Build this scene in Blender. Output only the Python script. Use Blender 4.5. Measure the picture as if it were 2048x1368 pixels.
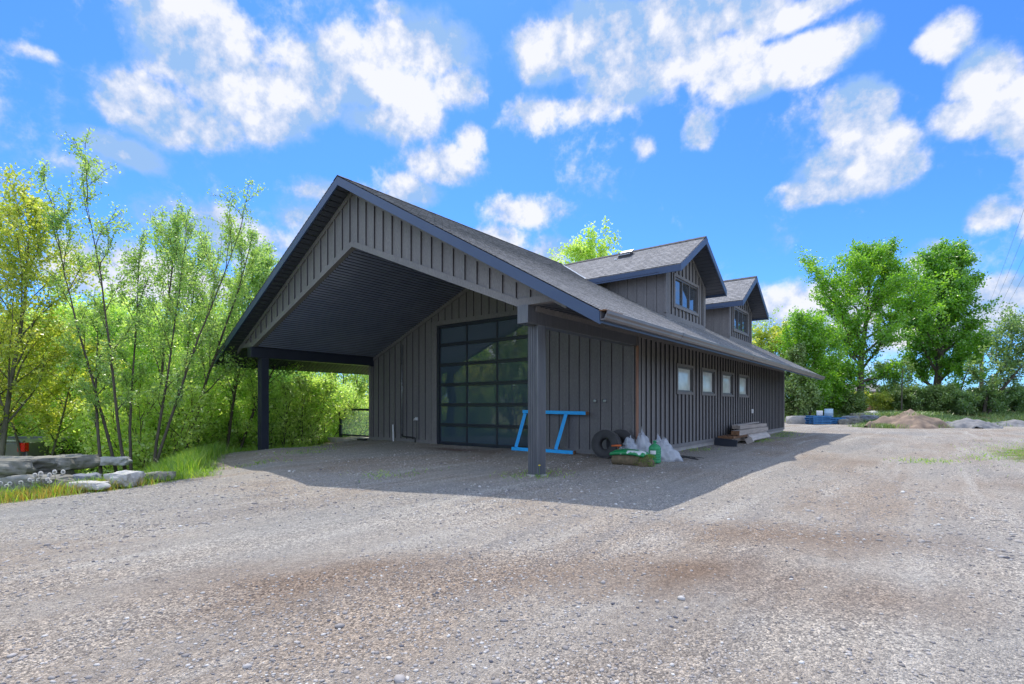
import bpy, bmesh, math, random
import numpy as np
from mathutils import Vector, Matrix, noise as mnoise
R = math.radians; PI = math.pi
for o in list(bpy.data.objects): bpy.data.objects.remove(o)
SC = bpy.context.scene; COL = SC.collection

# ------------------------------------------------------------------ camera
YAW = R(38.36); FPX = 1035.0; VH = 812.25; CAM = (10.804, -7.803, 1.2825)
cam_d = bpy.data.cameras.new("camera"); cam = bpy.data.objects.new("camera", cam_d); COL.objects.link(cam)
cam.location = CAM; cam.rotation_euler = (R(90), 0, YAW)
cam_d.sensor_width = 36; cam_d.lens = 36*FPX/2048; cam_d.shift_y = (VH-684)/2048
cam_d.clip_start = 0.05; cam_d.clip_end = 5000
SC.camera = cam
SC.render.resolution_x = 1024; SC.render.resolution_y = 684
FW = np.array([-math.sin(YAW), math.cos(YAW), 0]); RT = np.array([math.cos(YAW), math.sin(YAW), 0]); CA = np.array(CAM)
def at(u, depth, z=0.0):
    """ground position at a bearing (given as a photo column) and a distance"""
    p = CA + depth*(FW + RT*(u-1024)/FPX); return (float(p[0]), float(p[1]), z)
def zat(v, depth): return CAM[2] - depth*(v-VH)/FPX

# ------------------------------------------------------------------ light and view
SC.view_settings.view_transform = 'Standard'; SC.view_settings.look = 'None'
SC.view_settings.exposure = 1.05; SC.view_settings.gamma = 1
sv = Vector((0.44, -0.36, -1.0)).normalized()          # the way the sunlight travels
SUN_EL = math.asin(-sv.z); SUN_AZ = math.atan2(-sv.x, -sv.y)  # azimuth clockwise from +Y
sl = bpy.data.lights.new("sun", 'SUN'); so = bpy.data.objects.new("sun", sl); COL.objects.link(so)
sl.energy = 2.4; sl.angle = R(0.5); sl.color = (1.0, 0.93, 0.83)
so.rotation_euler = sv.to_track_quat('-Z', 'Y').to_euler(); so.location = (0, 0, 40)

W = bpy.data.worlds.new("World"); SC.world = W; W.use_nodes = True
nt = W.node_tree; nt.nodes.clear()
def N(t, tree=None, **kw):
    n = (tree or nt).nodes.new(t)
    for k, v in kw.items(): setattr(n, k, v)
    return n
def LK(a, b, tree=None): (tree or nt).links.new(a, b)
def MATH(op, a, b=None, c=None, tree=None, clamp=False):
    n = N('ShaderNodeMath', tree, operation=op); n.use_clamp = clamp
    for i, x in enumerate((a, b, c)):
        if x is None: continue
        if isinstance(x, (int, float)): n.inputs[i].default_value = x
        else: LK(x, n.inputs[i], tree)
    return n.outputs[0]
sky = N('ShaderNodeTexSky', sky_type='NISHITA'); sky.sun_disc = False
sky.sun_elevation = SUN_EL; sky.sun_rotation = SUN_AZ; sky.air_density = 1.0; sky.dust_density = 0.3; sky.ozone_density = 2.5
tint = N('ShaderNodeMix', data_type='RGBA', blend_type='MULTIPLY'); tint.inputs[0].default_value = 1
LK(sky.outputs[0], tint.inputs[6]); tint.inputs[7].default_value = (0.30, 0.62, 1.16, 1)
bg = N('ShaderNodeBackground'); LK(tint.outputs[2], bg.inputs[0]); bg.inputs[1].default_value = 0.100
tc = N('ShaderNodeTexCoord')
def wnoise(scale, detail, rough, vec, w=None):
    n = N('ShaderNodeTexNoise'); n.inputs['Scale'].default_value = scale; n.inputs['Detail'].default_value = detail
    n.inputs['Roughness'].default_value = rough; LK(vec, n.inputs['Vector']); return n
d0 = tc.outputs['Generated']
wn = wnoise(3.2, 3, .5, d0)
ws = N('ShaderNodeVectorMath', operation='SUBTRACT'); LK(wn.outputs['Color'], ws.inputs[0]); ws.inputs[1].default_value = (.5, .5, .5)
wm = N('ShaderNodeVectorMath', operation='MULTIPLY_ADD'); LK(ws.outputs[0], wm.inputs[0]); wm.inputs[1].default_value = (.07, .07, .07); LK(d0, wm.inputs[2])
wd = wm.outputs[0]
CL = [(385,90,150,110,1),(330,60,90,80,1),(450,160,80,80,.9),(290,215,110,70,.8),(390,240,110,50,.6),(600,205,90,62,.9),(690,150,95,85,1),(745,250,90,42,.7),
 (560,250,90,50,.6),(860,95,115,75,.9),(920,170,70,60,.8),(825,205,70,70,.8),(800,30,60,30,.5),(1080,105,85,75,1),(1190,70,135,85,1.1),(1330,50,130,75,1.1),
 (1250,145,120,72,1),(1060,215,85,52,.7),(1180,210,90,40,.6),(1430,110,90,60,.8),(1520,150,95,58,1),(1620,125,105,55,1),(1700,85,70,50,.8),(1580,25,140,40,.8),(1460,15,160,45,.9),
 (1725,225,72,62,1.1),(1755,300,85,62,1.1),(1700,345,110,50,1),(1650,385,105,34,.8),(1790,335,70,45,.9),(1900,75,62,55,.9),(1985,140,75,70,1),
 (1950,225,75,45,.8),(2050,210,55,85,1),(900,320,75,45,.8),(835,375,60,35,.6),(940,275,35,38,.7),(1395,270,38,50,.65),(1290,290,26,28,.5),
 (1050,400,90,40,.5),(1000,460,60,30,.6),(240,315,90,38,.7),(190,360,70,45,.5),(640,385,90,45,.65),(600,430,80,40,.6),(1975,425,70,34,.75),(1850,490,45,22,.45),
 (2010,590,90,45,.8),(1835,515,35,25,.6),(1640,610,160,60,.6),(1900,650,200,50,.65),(450,470,200,60,.6),(250,560,260,70,.7),(60,120,60,20,.35),(1560,480,60,40,.35),
 (1100,500,60,50,.5),(2160,380,120,120,.9),(2300,100,160,120,1),(-150,200,140,90,.9),(-250,420,160,90,.8)]
def wdir(u, v):
    r = FW + RT*(u-1024)/FPX - np.array([0, 0, 1])*(v-VH)/FPX
    return Vector(r/np.linalg.norm(r))
field = None
for (u, v, su, sv_, w) in CL:
    c = wdir(u, v); s1 = (wdir(u+su*.5, v)-wdir(u-su*.5, v)).length; s2 = (wdir(u, v+sv_*.5)-wdir(u, v-sv_*.5)).length
    t1 = Vector((0, 0, 1)).cross(c).normalized(); t2 = c.cross(t1).normalized()
    m = N('ShaderNodeMapping', vector_type='TEXTURE'); LK(wd, m.inputs[0])
    m.inputs['Location'].default_value = c
    m.inputs['Rotation'].default_value = Matrix((t1, t2, c)).transposed().to_euler('XYZ')
    m.inputs['Scale'].default_value = (s1*1.25, s2*1.25, .9)
    ln = N('ShaderNodeVectorMath', operation='LENGTH'); LK(m.outputs[0], ln.inputs[0])
    g = MATH('MULTIPLY_ADD', ln.outputs['Value'], -w, w)
    field = g if field is None else MATH('SMOOTH_MAX', field, g, .18)
# unseen broken cloud, added away from the view for reflections and shadow fill
dt = N('ShaderNodeVectorMath', operation='DOT_PRODUCT'); LK(d0, dt.inputs[0]); dt.inputs[1].default_value = tuple(FW)
back = MATH('MULTIPLY', MATH('SUBTRACT', .45, dt.outputs['Value'], clamp=True), 3.0, clamp=True)
gn = wnoise(2.2, 6, .55, d0); gf = MATH('MULTIPLY', MATH('MULTIPLY', MATH('SUBTRACT', gn.outputs['Fac'], .36), 5.0), back)
field = MATH('MAXIMUM', field, gf)
fn = wnoise(6.5, 10, .60, d0); fn2 = wnoise(19, 8, .6, wd)
bil = MATH('SUBTRACT', .22, MATH('ABSOLUTE', MATH('SUBTRACT', fn2.outputs['Fac'], .5)))
f2 = MATH('MULTIPLY_ADD', MATH('SUBTRACT', fn.outputs['Fac'], .5), 1.25, MATH('MULTIPLY_ADD', MATH('SUBTRACT', bil, .13), .8, field))
mr = N('ShaderNodeMapRange', interpolation_type='SMOOTHSTEP'); LK(MATH('MULTIPLY', f2, 1.25), mr.inputs[0]); mr.inputs[1].default_value = .06; mr.inputs[2].default_value = .50
mr.inputs[4].default_value = .96
# the same cloud sampled a little towards the sun gives lit tops and greyer undersides
off = N('ShaderNodeVectorMath', operation='ADD'); LK(d0, off.inputs[0]); off.inputs[1].default_value = (-.012, .010, .030)
fo = wnoise(6.5, 10, .60, off.outputs[0])
dif = MATH('MULTIPLY', MATH('SUBTRACT', fn.outputs['Fac'], fo.outputs['Fac']), 5.5)
sn = wnoise(5, 4, .5, d0)
shd = MATH('ADD', MATH('MULTIPLY_ADD', MATH('SUBTRACT', sn.outputs['Fac'], .5), 1.3, dif), MATH('MULTIPLY_ADD', f2, .62, .16), clamp=True)
cr = N('ShaderNodeValToRGB'); LK(shd, cr.inputs[0])
cr.color_ramp.elements[0].position = .10; cr.color_ramp.elements[0].color = (.33, .54, .88, 1)
cr.color_ramp.elements[1].position = .92; cr.color_ramp.elements[1].color = (.93, .94, 1.0, 1)
e = cr.color_ramp.elements.new(.42); e.color = (.55, .66, .88, 1)
tb = N('ShaderNodeMix', data_type='RGBA', blend_type='MULTIPLY'); LK(back, tb.inputs[0]); LK(cr.outputs[0], tb.inputs[6]); tb.inputs[7].default_value = (.90, .98, 1.10, 1)
bc = N('ShaderNodeBackground'); LK(tb.outputs[2], bc.inputs[0]); LK(MATH('MULTIPLY_ADD', back, .30, .50), bc.inputs[1])  # unseen clouds made brighter and bluer to fill the shade
mx = N('ShaderNodeMixShader'); LK(mr.outputs[0], mx.inputs[0]); LK(bg.outputs[0], mx.inputs[1]); LK(bc.outputs[0], mx.inputs[2])
wo = N('ShaderNodeOutputWorld'); LK(mx.outputs[0], wo.inputs[0])
W.cycles.sampling_method = 'MANUAL'; W.cycles.sample_map_resolution = 512

# ------------------------------------------------------------------ materials
def new_mat(name):
    m = bpy.data.materials.new(name); m.use_nodes = True; t = m.node_tree
    return m, t, t.nodes['Principled BSDF']
def ramp(t, fac, stops):
    r = t.nodes.new('ShaderNodeValToRGB'); t.links.new(fac, r.inputs[0]); cr = r.color_ramp
    cr.elements[0].position, cr.elements[0].color = stops[0][0], (*stops[0][1], 1)
    cr.elements[1].position, cr.elements[1].color = stops[-1][0], (*stops[-1][1], 1)
    for p, c in stops[1:-1]: e = cr.elements.new(p); e.color = (*c, 1)
    return r.outputs[0]
def tnoise(t, scale, detail=4, rough=.55, vec=None, stretch=None, rotz=0, kind='Object'):
    if vec is None:
        c = t.nodes.new('ShaderNodeTexCoord'); vec = c.outputs[kind]
    if stretch:
        mp = t.nodes.new('ShaderNodeMapping'); t.links.new(vec, mp.inputs[0]); mp.inputs['Scale'].default_value = stretch
        mp.inputs['Rotation'].default_value = (0, 0, rotz); vec = mp.outputs[0]
    n = t.nodes.new('ShaderNodeTexNoise'); n.inputs['Scale'].default_value = scale; n.inputs['Detail'].default_value = detail
    n.inputs['Roughness'].default_value = rough; t.links.new(vec, n.inputs['Vector']); return n.outputs['Fac']
def bump(t, b, h, strength=.3, dist=.01):
    n = t.nodes.new('ShaderNodeBump'); n.inputs['Strength'].default_value = strength; n.inputs['Distance'].default_value = dist
    t.links.new(h, n.inputs['Height']); t.links.new(n.outputs[0], b.inputs['Normal'])
def mixc(t, f, a, b, mode='MIX'):
    n = t.nodes.new('ShaderNodeMix'); n.data_type = 'RGBA'; n.blend_type = mode
    for i, x in ((0, f), (6, a), (7, b)):
        if isinstance(x, (int, float)): n.inputs[i].default_value = x
        elif isinstance(x, tuple): n.inputs[i].default_value = (*x[:3], 1)
        else: t.links.new(x, n.inputs[i])
    return n.outputs[2]
def plain(name, c1, c2=None, rough=.6, scale=3, bs=.2, bscale=40, metal=0, stretch=None, spec=.5, lo=.35, hi=.65):
    m, t, b = new_mat(name); c2 = c2 or tuple(x*.8 for x in c1)
    t.links.new(ramp(t, tnoise(t, scale, 6, .6, stretch=stretch), [(lo, c1), (hi, c2)]), b.inputs['Base Color'])
    b.inputs['Roughness'].default_value = rough; b.inputs['Metallic'].default_value = metal; b.inputs['Specular IOR Level'].default_value = spec
    if bs: bump(t, b, tnoise(t, bscale, 4, stretch=stretch), bs, .004)
    return m
M = {}
def wallmat(name, c1, c2):
    m, t, b = new_mat(name)
    g = tnoise(t, 2.2, 8, .7, stretch=(4, 4, .8)); f = tnoise(t, 60, 4, .6, stretch=(1, 1, .25))
    c = ramp(t, g, [(.3, c1), (.7, c2)])
    c = mixc(t, .35, c, ramp(t, f, [(.3, (.35, .35, .35)), (.7, (1.5, 1.5, 1.5))]), 'MULTIPLY')
    co = t.nodes.new('ShaderNodeTexCoord'); v = t.nodes.new('ShaderNodeTexVoronoi'); v.inputs['Scale'].default_value = 5.5; t.links.new(co.outputs['Object'], v.inputs['Vector'])
    sp = MATH('MULTIPLY', MATH('LESS_THAN', v.outputs['Distance'], .045, tree=t), MATH('GREATER_THAN', tnoise(t, .9, 2), .56, tree=t), tree=t)
    c = mixc(t, sp, c, (.42, .42, .43))
    sz = t.nodes.new('ShaderNodeSeparateXYZ'); t.links.new(co.outputs['Object'], sz.inputs[0])
    sf = MATH('MULTIPLY', MATH('SUBTRACT', MATH('ADD', MATH('MULTIPLY', sz.outputs['Z'], -1.6, tree=t), MATH('MULTIPLY', tnoise(t, 4, 6, .7, stretch=(1, 1, .6)), 1.5, tree=t), tree=t), .25, tree=t, clamp=True), .8, tree=t, clamp=True)
    c = mixc(t, sf, c, (.27, .265, .26))
    pn = tnoise(t, .35, 3, .5, stretch=(1, 1, .35)); c = mixc(t, .5, c, ramp(t, pn, [(.35, (.75, .76, .80)), (.65, (1.2, 1.18, 1.15))]), 'MULTIPLY')
    t.links.new(c, b.inputs['Base Color']); b.inputs['Roughness'].default_value = .62; b.inputs['Specular IOR Level'].default_value = .35
    bump(t, b, f, .35, .004); return m
M['clad'] = wallmat('dark_stained_cladding', (.160, .153, .154), (.198, .190, .189))
M['edge'] = plain('batten_side_shade', (.035, .036, .042), (.05, .05, .056), .8, 8, .1)  # shadow lines beside the battens, put into the side colour
M['navy'] = plain('painted_fascia', (.032, .060, .125), (.040, .070, .140), .45, 1.5, .08)
M['soffit'] = plain('dark_metal_soffit', (.045, .052, .068), (.055, .062, .08), .35, 2, .05)
M['ceil'] = plain('porch_ceiling_metal', (.30, .35, .46), (.36, .41, .52), .32, 2, 0, metal=.72)
M['post'] = plain('fluted_metal_post', (.12, .125, .14), (.085, .092, .108), .33, 3, .05, stretch=(6, 6, .6))
M['gutter'] = plain('gutter_metal', (.16, .145, .145), (.12, .11, .115), .35, 2.5, .05)
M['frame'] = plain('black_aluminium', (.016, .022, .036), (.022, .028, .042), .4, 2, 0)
M['wframe'] = plain('window_vinyl_grey', (.10, .10, .105), (.085, .085, .09), .4, 2, 0)
M['concrete'] = plain('concrete', (.42, .40, .38), (.30, .29, .28), .9, 3, .5, 30)
M['cedar'] = plain('raw_cedar', (.36, .19, .12), (.26, .14, .10), .7, 6, .3, stretch=(4, 4, .4))
M['galv'] = plain('galvanised_pipe', (.34, .36, .38), (.24, .26, .28), .35, 8, .1, metal=.6)
M['flash'] = plain('bright_flashing', (.60, .64, .70), (.5, .54, .6), .35, 2, 0)
M['white'] = plain('white_plastic', (.78, .79, .80), (.66, .67, .68), .45, 5, 0)
M['black'] = plain('black_plastic', (.02, .02, .022), (.03, .03, .033), .5, 5, .1)
M['blue'] = plain('bright_blue_paint', (.015, .40, .92), (.025, .45, .95), .5, 8, .15)
M['rubber'] = plain('tyre_rubber', (.030, .031, .034), (.05, .05, .052), .75, 6, .25)
M['tread'] = plain('dusty_tread', (.06, .06, .062), (.15, .145, .14), .85, 9, .5)
M['wood'] = plain('weathered_timber', (.42, .36, .31), (.27, .235, .21), .8, 3, .4, stretch=(6, .5, 6))
M['wood2'] = plain('pale_board', (.52, .47, .43), (.36, .33, .31), .8, 3, .4, stretch=(6, .5, 6))
M['woodbrown'] = plain('brown_timber_end', (.15, .075, .035), (.24, .13, .07), .8, 12, .4)
M['palletblue'] = plain('blue_pallet_paint', (.015, .11, .30), (.04, .17, .36), .7, 6, .3)
M['bark'] = plain('bark', (.115, .095, .075), (.065, .055, .045), .9, 5, .8, 18, stretch=(3, 3, .5))
M['bark2'] = plain('grey_green_bark', (.15, .14, .10), (.09, .085, .06), .9, 5, .8, 18, stretch=(3, 3, .5))
M['rock'] = plain('grey_limestone', (.27, .26, .225), (.13, .125, .105), .9, 2.2, .8, 9)
M['rockw'] = plain('pale_limestone', (.52, .51, .49), (.34, .335, .32), .9, 2.5, .6, 9)
M['rockb'] = plain('blue_grey_stone', (.20, .22, .26), (.13, .14, .17), .9, 2.5, .6, 9)
M['orange'] = plain('orange_plastic', (.75, .16, .04), None, .5, 4, 0)
M['brick'] = plain('brick', (.36, .15, .10), (.24, .10, .075), .9, 6, .3)
M['car'] = plain('silver_paint', (.42, .44, .47), (.38, .40, .43), .3, 1, 0, metal=.3)
M['truckgrey'] = plain('truck_grey_paint', (.20, .21, .22), (.17, .175, .185), .3, 1, 0, metal=.4)
M['truckrust'] = plain('dusty_rocker_paint', (.16, .13, .12), (.20, .17, .15), .6, 4, 0)
M['red'] = plain('red_lens', (.75, .01, .008), None, .25, 1, 0)
M['greenbag'] = None
m, t, b = new_mat('garage_glass')
b.inputs['Base Color'].default_value = (.045, .075, .100, 1); b.inputs['Roughness'].default_value = .03; b.inputs['IOR'].default_value = 1.8
bump(t, b, tnoise(t, 1.6, 2), .05, .02); M['gglass'] = m
m, t, b = new_mat('dormer_glass')
b.inputs['Base Color'].default_value = (.05, .06, .07, 1); b.inputs['Roughness'].default_value = .02; b.inputs['IOR'].default_value = 2.6
bump(t, b, tnoise(t, 1.5, 2), .08, .02); M['dglass'] = m
m, t, b = new_mat('frosted_window')
t.links.new(ramp(t, tnoise(t, 3, 5), [(.35, (.58, .63, .62)), (.65, (.74, .78, .76))]), b.inputs['Base Color'])
b.inputs['Roughness'].default_value = .08; b.inputs['IOR'].default_value = 1.5; M['fglass'] = m
m, t, b = new_mat('railing_glass')
b.inputs['Base Color'].default_value = (.8, .9, .88, 1); b.inputs['Roughness'].default_value = .04; b.inputs['Alpha'].default_value = .22; b.inputs['IOR'].default_value = 1.5
M['rglass'] = m
# shingles: uv = (metres along the eave, metres up the slope)
def shingles(name, c1, c2, c3):
    m, t, b = new_mat(name); uv = t.nodes.new('ShaderNodeUVMap')
    br = t.nodes.new('ShaderNodeTexBrick'); t.links.new(uv.outputs[0], br.inputs['Vector']); br.offset = .5
    br.inputs['Scale'].default_value = 1; br.inputs['Brick Width'].default_value = .24; br.inputs['Row Height'].default_value = .145
    br.inputs['Mortar Size'].default_value = .004; br.inputs['Mortar'].default_value = (.02, .02, .022, 1); br.inputs['Bias'].default_value = 0
    br.inputs['Color1'].default_value = (*c1, 1); br.inputs['Color2'].default_value = (*c2, 1)
    g = tnoise(t, 2.5, 4, .6, vec=uv.outputs[0], stretch=(3, 7, 1)); g2 = tnoise(t, 180, 3, .6, vec=uv.outputs[0])
    c = mixc(t, MATH('MULTIPLY', MATH('SUBTRACT', g, .46, tree=t, clamp=True), 5.0, tree=t, clamp=True), br.outputs['Color'], c3)
    c = mixc(t, .6, c, ramp(t, g2, [(.3, (.5, .5, .5)), (.7, (1.5, 1.5, 1.5))]), 'MULTIPLY')
    t.links.new(c, b.inputs['Base Color']); b.inputs['Roughness'].default_value = .9; bump(t, b, g2, .4, .004); return m
M['shingle'] = shingles('asphalt_shingles', (.20, .20, .205), (.32, .315, .32), (.115, .117, .123))

def leafmat(name, stops, trans=.6):
    m = bpy.data.materials.new(name); m.use_nodes = True; t = m.node_tree; t.nodes.clear()
    a = t.nodes.new('ShaderNodeAttribute'); a.attribute_name = 'rnd'
    c = ramp(t, a.outputs['Fac'], stops)
    d = t.nodes.new('ShaderNodeBsdfDiffuse'); t.links.new(c, d.inputs[0])
    tr = t.nodes.new('ShaderNodeBsdfTranslucent'); t.links.new(mixc(t, 1.0, c, (1.3, 1.25, .75), 'MULTIPLY'), tr.inputs[0])
    g = t.nodes.new('ShaderNodeBsdfGlossy'); g.inputs['Roughness'].default_value = .42; g.inputs[0].default_value = (1, 1, 1, 1)
    m1 = t.nodes.new('ShaderNodeMixShader'); m1.inputs[0].default_value = trans; t.links.new(d.outputs[0], m1.inputs[1]); t.links.new(tr.outputs[0], m1.inputs[2])
    m2 = t.nodes.new('ShaderNodeMixShader'); m2.inputs[0].default_value = .06; t.links.new(m1.outputs[0], m2.inputs[1]); t.links.new(g.outputs[0], m2.inputs[2])
    o = t.nodes.new('ShaderNodeOutputMaterial'); t.links.new(m2.outputs[0], o.inputs[0]); return m
M['lf_green'] = leafmat('spring_green_leaves', [(0, (.32, .46, .10)), (.5, (.54, .74, .18)), (1, (.78, .90, .36))])
M['lf_willow'] = leafmat('airy_willow_leaves', [(0, (.16, .31, .09)), (.5, (.34, .54, .14)), (1, (.58, .74, .28))])
M['lf_yellow'] = leafmat('yellow_green_maple_leaves', [(0, (.24, .36, .05)), (.5, (.48, .58, .10)), (1, (.78, .74, .20))])
M['lf_maple'] = leafmat('bright_maple_leaves', [(0, (.10, .27, .02)), (.5, (.21, .46, .03)), (1, (.38, .62, .06))])
M['lf_dark'] = leafmat('dark_crown_leaves', [(0, (.08, .24, .02)), (.5, (.17, .40, .035)), (1, (.32, .58, .07))])
M['lf_dusk'] = leafmat('blue_green_leaves', [(0, (.10, .20, .08)), (.5, (.20, .35, .12)), (1, (.36, .50, .19))])
M['lf_shrub'] = leafmat('thicket_leaves', [(0, (.32, .50, .12)), (.5, (.54, .76, .21)), (1, (.78, .90, .40))])
M['lf_hedge'] = leafmat('dull_hedge_leaves', [(0, (.08, .15, .04)), (.5, (.16, .27, .065)), (1, (.30, .40, .12))], .3)
M['lf_grass'] = leafmat('grass_blades', [(0, (.10, .25, .02)), (.5, (.22, .42, .035)), (1, (.42, .55, .08))])
M['lf_dry'] = leafmat('dry_and_yellow_weeds', [(0, (.20, .20, .04)), (.5, (.36, .30, .07)), (1, (.55, .38, .08))])
m, t, b = new_mat('scattered_stone'); a = t.nodes.new('ShaderNodeAttribute'); a.attribute_name = 'rnd'
t.links.new(ramp(t, a.outputs['Fac'], [(0, (.10, .10, .12)), (.25, (.24, .22, .21)), (.6, (.40, .37, .35)), (.85, (.56, .54, .51)), (1, (.74, .72, .69))]), b.inputs['Base Color'])
b.inputs['Roughness'].default_value = .9; M['pebble'] = m

# ground: gravel lot <-> grass and soil by the 'soil' attribute
m, t, b = new_mat('gravel_and_earth'); co = t.nodes.new('ShaderNodeTexCoord').outputs['Object']
def vor(scale, feature='F1'):
    v = t.nodes.new('ShaderNodeTexVoronoi'); v.inputs['Scale'].default_value = scale; v.feature = feature; t.links.new(co, v.inputs['Vector']); return v
TRK = R(-50)
big = tnoise(t, .33, 5, .6, vec=co, stretch=(1, .45, 1), rotz=TRK)
big2 = tnoise(t, .8, 6, .65, vec=co, stretch=(.9, .35, 1), rotz=TRK)
trk = tnoise(t, 1.3, 5, .6, vec=co, stretch=(1.6, .12, 1), rotz=TRK)
c = ramp(t, big, [(.36, (.258, .250, .236)), (.52, (.315, .288, .254)), (.66, (.275, .228, .185))])
c = mixc(t, MATH('MULTIPLY', MATH('SUBTRACT', big2, .5, tree=t, clamp=True), 4.0, tree=t, clamp=True), c, (.235, .193, .156))
c = mixc(t, MATH('MULTIPLY', MATH('SUBTRACT', .47, trk, tree=t, clamp=True), 4.5, tree=t, clamp=True), c, (.385, .365, .332))
c = mixc(t, MATH('MULTIPLY', MATH('SUBTRACT', trk, .56, tree=t, clamp=True), 4.5, tree=t, clamp=True), c, (.22, .213, .208))
for (px_, py_, ax_, ay_, rz_, am) in ((7.0, -6.0, .55, .9, 50, .8), (7.3, -5.2, .5, .9, 50, .8), (8.4, -4.6, .55, .9, 55, .7), (9.35, -3.8, .5, .8, 55, 1.0), (10.1, -1.9, .6, 1.3, 25, .8), (10.6, -3.6, .5, .7, 30, .6), (4.2, -4.6, 1.2, .7, 0, .35)):
    pm = t.nodes.new('ShaderNodeMapping'); pm.vector_type = 'TEXTURE'; t.links.new(co, pm.inputs[0]); pm.inputs['Location'].default_value = (px_, py_, 0); pm.inputs['Rotation'].default_value = (0, 0, R(rz_-90)); pm.inputs['Scale'].default_value = (ax_*1.3, ay_*1.5, 3)
    pl = t.nodes.new('ShaderNodeVectorMath'); pl.operation = 'LENGTH'; t.links.new(pm.outputs[0], pl.inputs[0])
    pf_ = MATH('MULTIPLY', MATH('ADD', MATH('SUBTRACT', 1.0, pl.outputs['Value'], tree=t), MATH('MULTIPLY', MATH('SUBTRACT', big2, .5, tree=t), 1.6, tree=t), tree=t, clamp=True), am*1.1, tree=t, clamp=True)
    c = mixc(t, pf_, c, (.19, .140, .105))
# damp dark stain in front of the glass door
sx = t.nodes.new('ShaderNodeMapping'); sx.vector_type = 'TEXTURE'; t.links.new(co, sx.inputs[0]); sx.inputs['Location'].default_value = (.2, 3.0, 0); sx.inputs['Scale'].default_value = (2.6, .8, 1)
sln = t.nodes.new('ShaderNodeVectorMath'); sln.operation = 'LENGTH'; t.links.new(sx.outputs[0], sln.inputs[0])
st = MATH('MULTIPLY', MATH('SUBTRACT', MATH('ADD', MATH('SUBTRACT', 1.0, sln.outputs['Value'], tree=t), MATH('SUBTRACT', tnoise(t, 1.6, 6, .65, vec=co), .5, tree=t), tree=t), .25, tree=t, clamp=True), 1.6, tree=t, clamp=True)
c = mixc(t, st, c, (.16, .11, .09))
v1 = vor(85); v2 = vor(190); v3 = vor(34)
fine = tnoise(t, 1.1, 4, .6, vec=co, stretch=(1, .5, 1), rotz=TRK)
s1 = ramp(t, v1.outputs['Color'], [(.1, (.38, .38, .41)), (.5, (.95, .94, .93)), (.9, (2.0, 1.94, 1.84))])
s2 = ramp(t, v2.outputs['Color'], [(.1, (.5, .5, .5)), (.5, (1, 1, 1)), (.9, (1.5, 1.5, 1.5))])
s3 = ramp(t, v3.outputs['Color'], [(.1, (.7, .7, .73)), (.5, (1, 1, 1)), (.9, (1.25, 1.24, 1.22))])
c = mixc(t, MATH('MULTIPLY_ADD', MATH('SUBTRACT', fine, .5, tree=t), 3.0, .62, tree=t, clamp=True), c, s1, 'MULTIPLY'); c = mixc(t, .7, c, s2, 'MULTIPLY'); c = mixc(t, .6, c, s3, 'MULTIPLY')
sat = t.nodes.new('ShaderNodeAttribute'); sat.attribute_name = 'soil'
gm = tnoise(t, 1.8, 7, .7, vec=co)
soilf = MATH('MULTIPLY', MATH('SUBTRACT', MATH('ADD', sat.outputs['Fac'], MATH('MULTIPLY', MATH('SUBTRACT', gm, .5, tree=t), 1.3, tree=t), tree=t), .42, tree=t, clamp=True), 5.0, tree=t, clamp=True)
gc = ramp(t, tnoise(t, 3.2, 8, .7, vec=co), [(.3, (.075, .125, .022)), (.46, (.12, .17, .035)), (.54, (.18, .16, .08)), (.70, (.25, .20, .14))])
gc = mixc(t, .6, gc, s1, 'MULTIPLY')
c = mixc(t, soilf, c, gc)
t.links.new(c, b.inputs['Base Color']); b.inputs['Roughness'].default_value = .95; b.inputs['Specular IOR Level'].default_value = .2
hh = MATH('ADD', MATH('MULTIPLY', v1.outputs['Distance'], -1.0, tree=t), MATH('MULTIPLY', v2.outputs['Distance'], -.4, tree=t), tree=t)
bump(t, b, hh, .85, .014); M['ground'] = m

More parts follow.
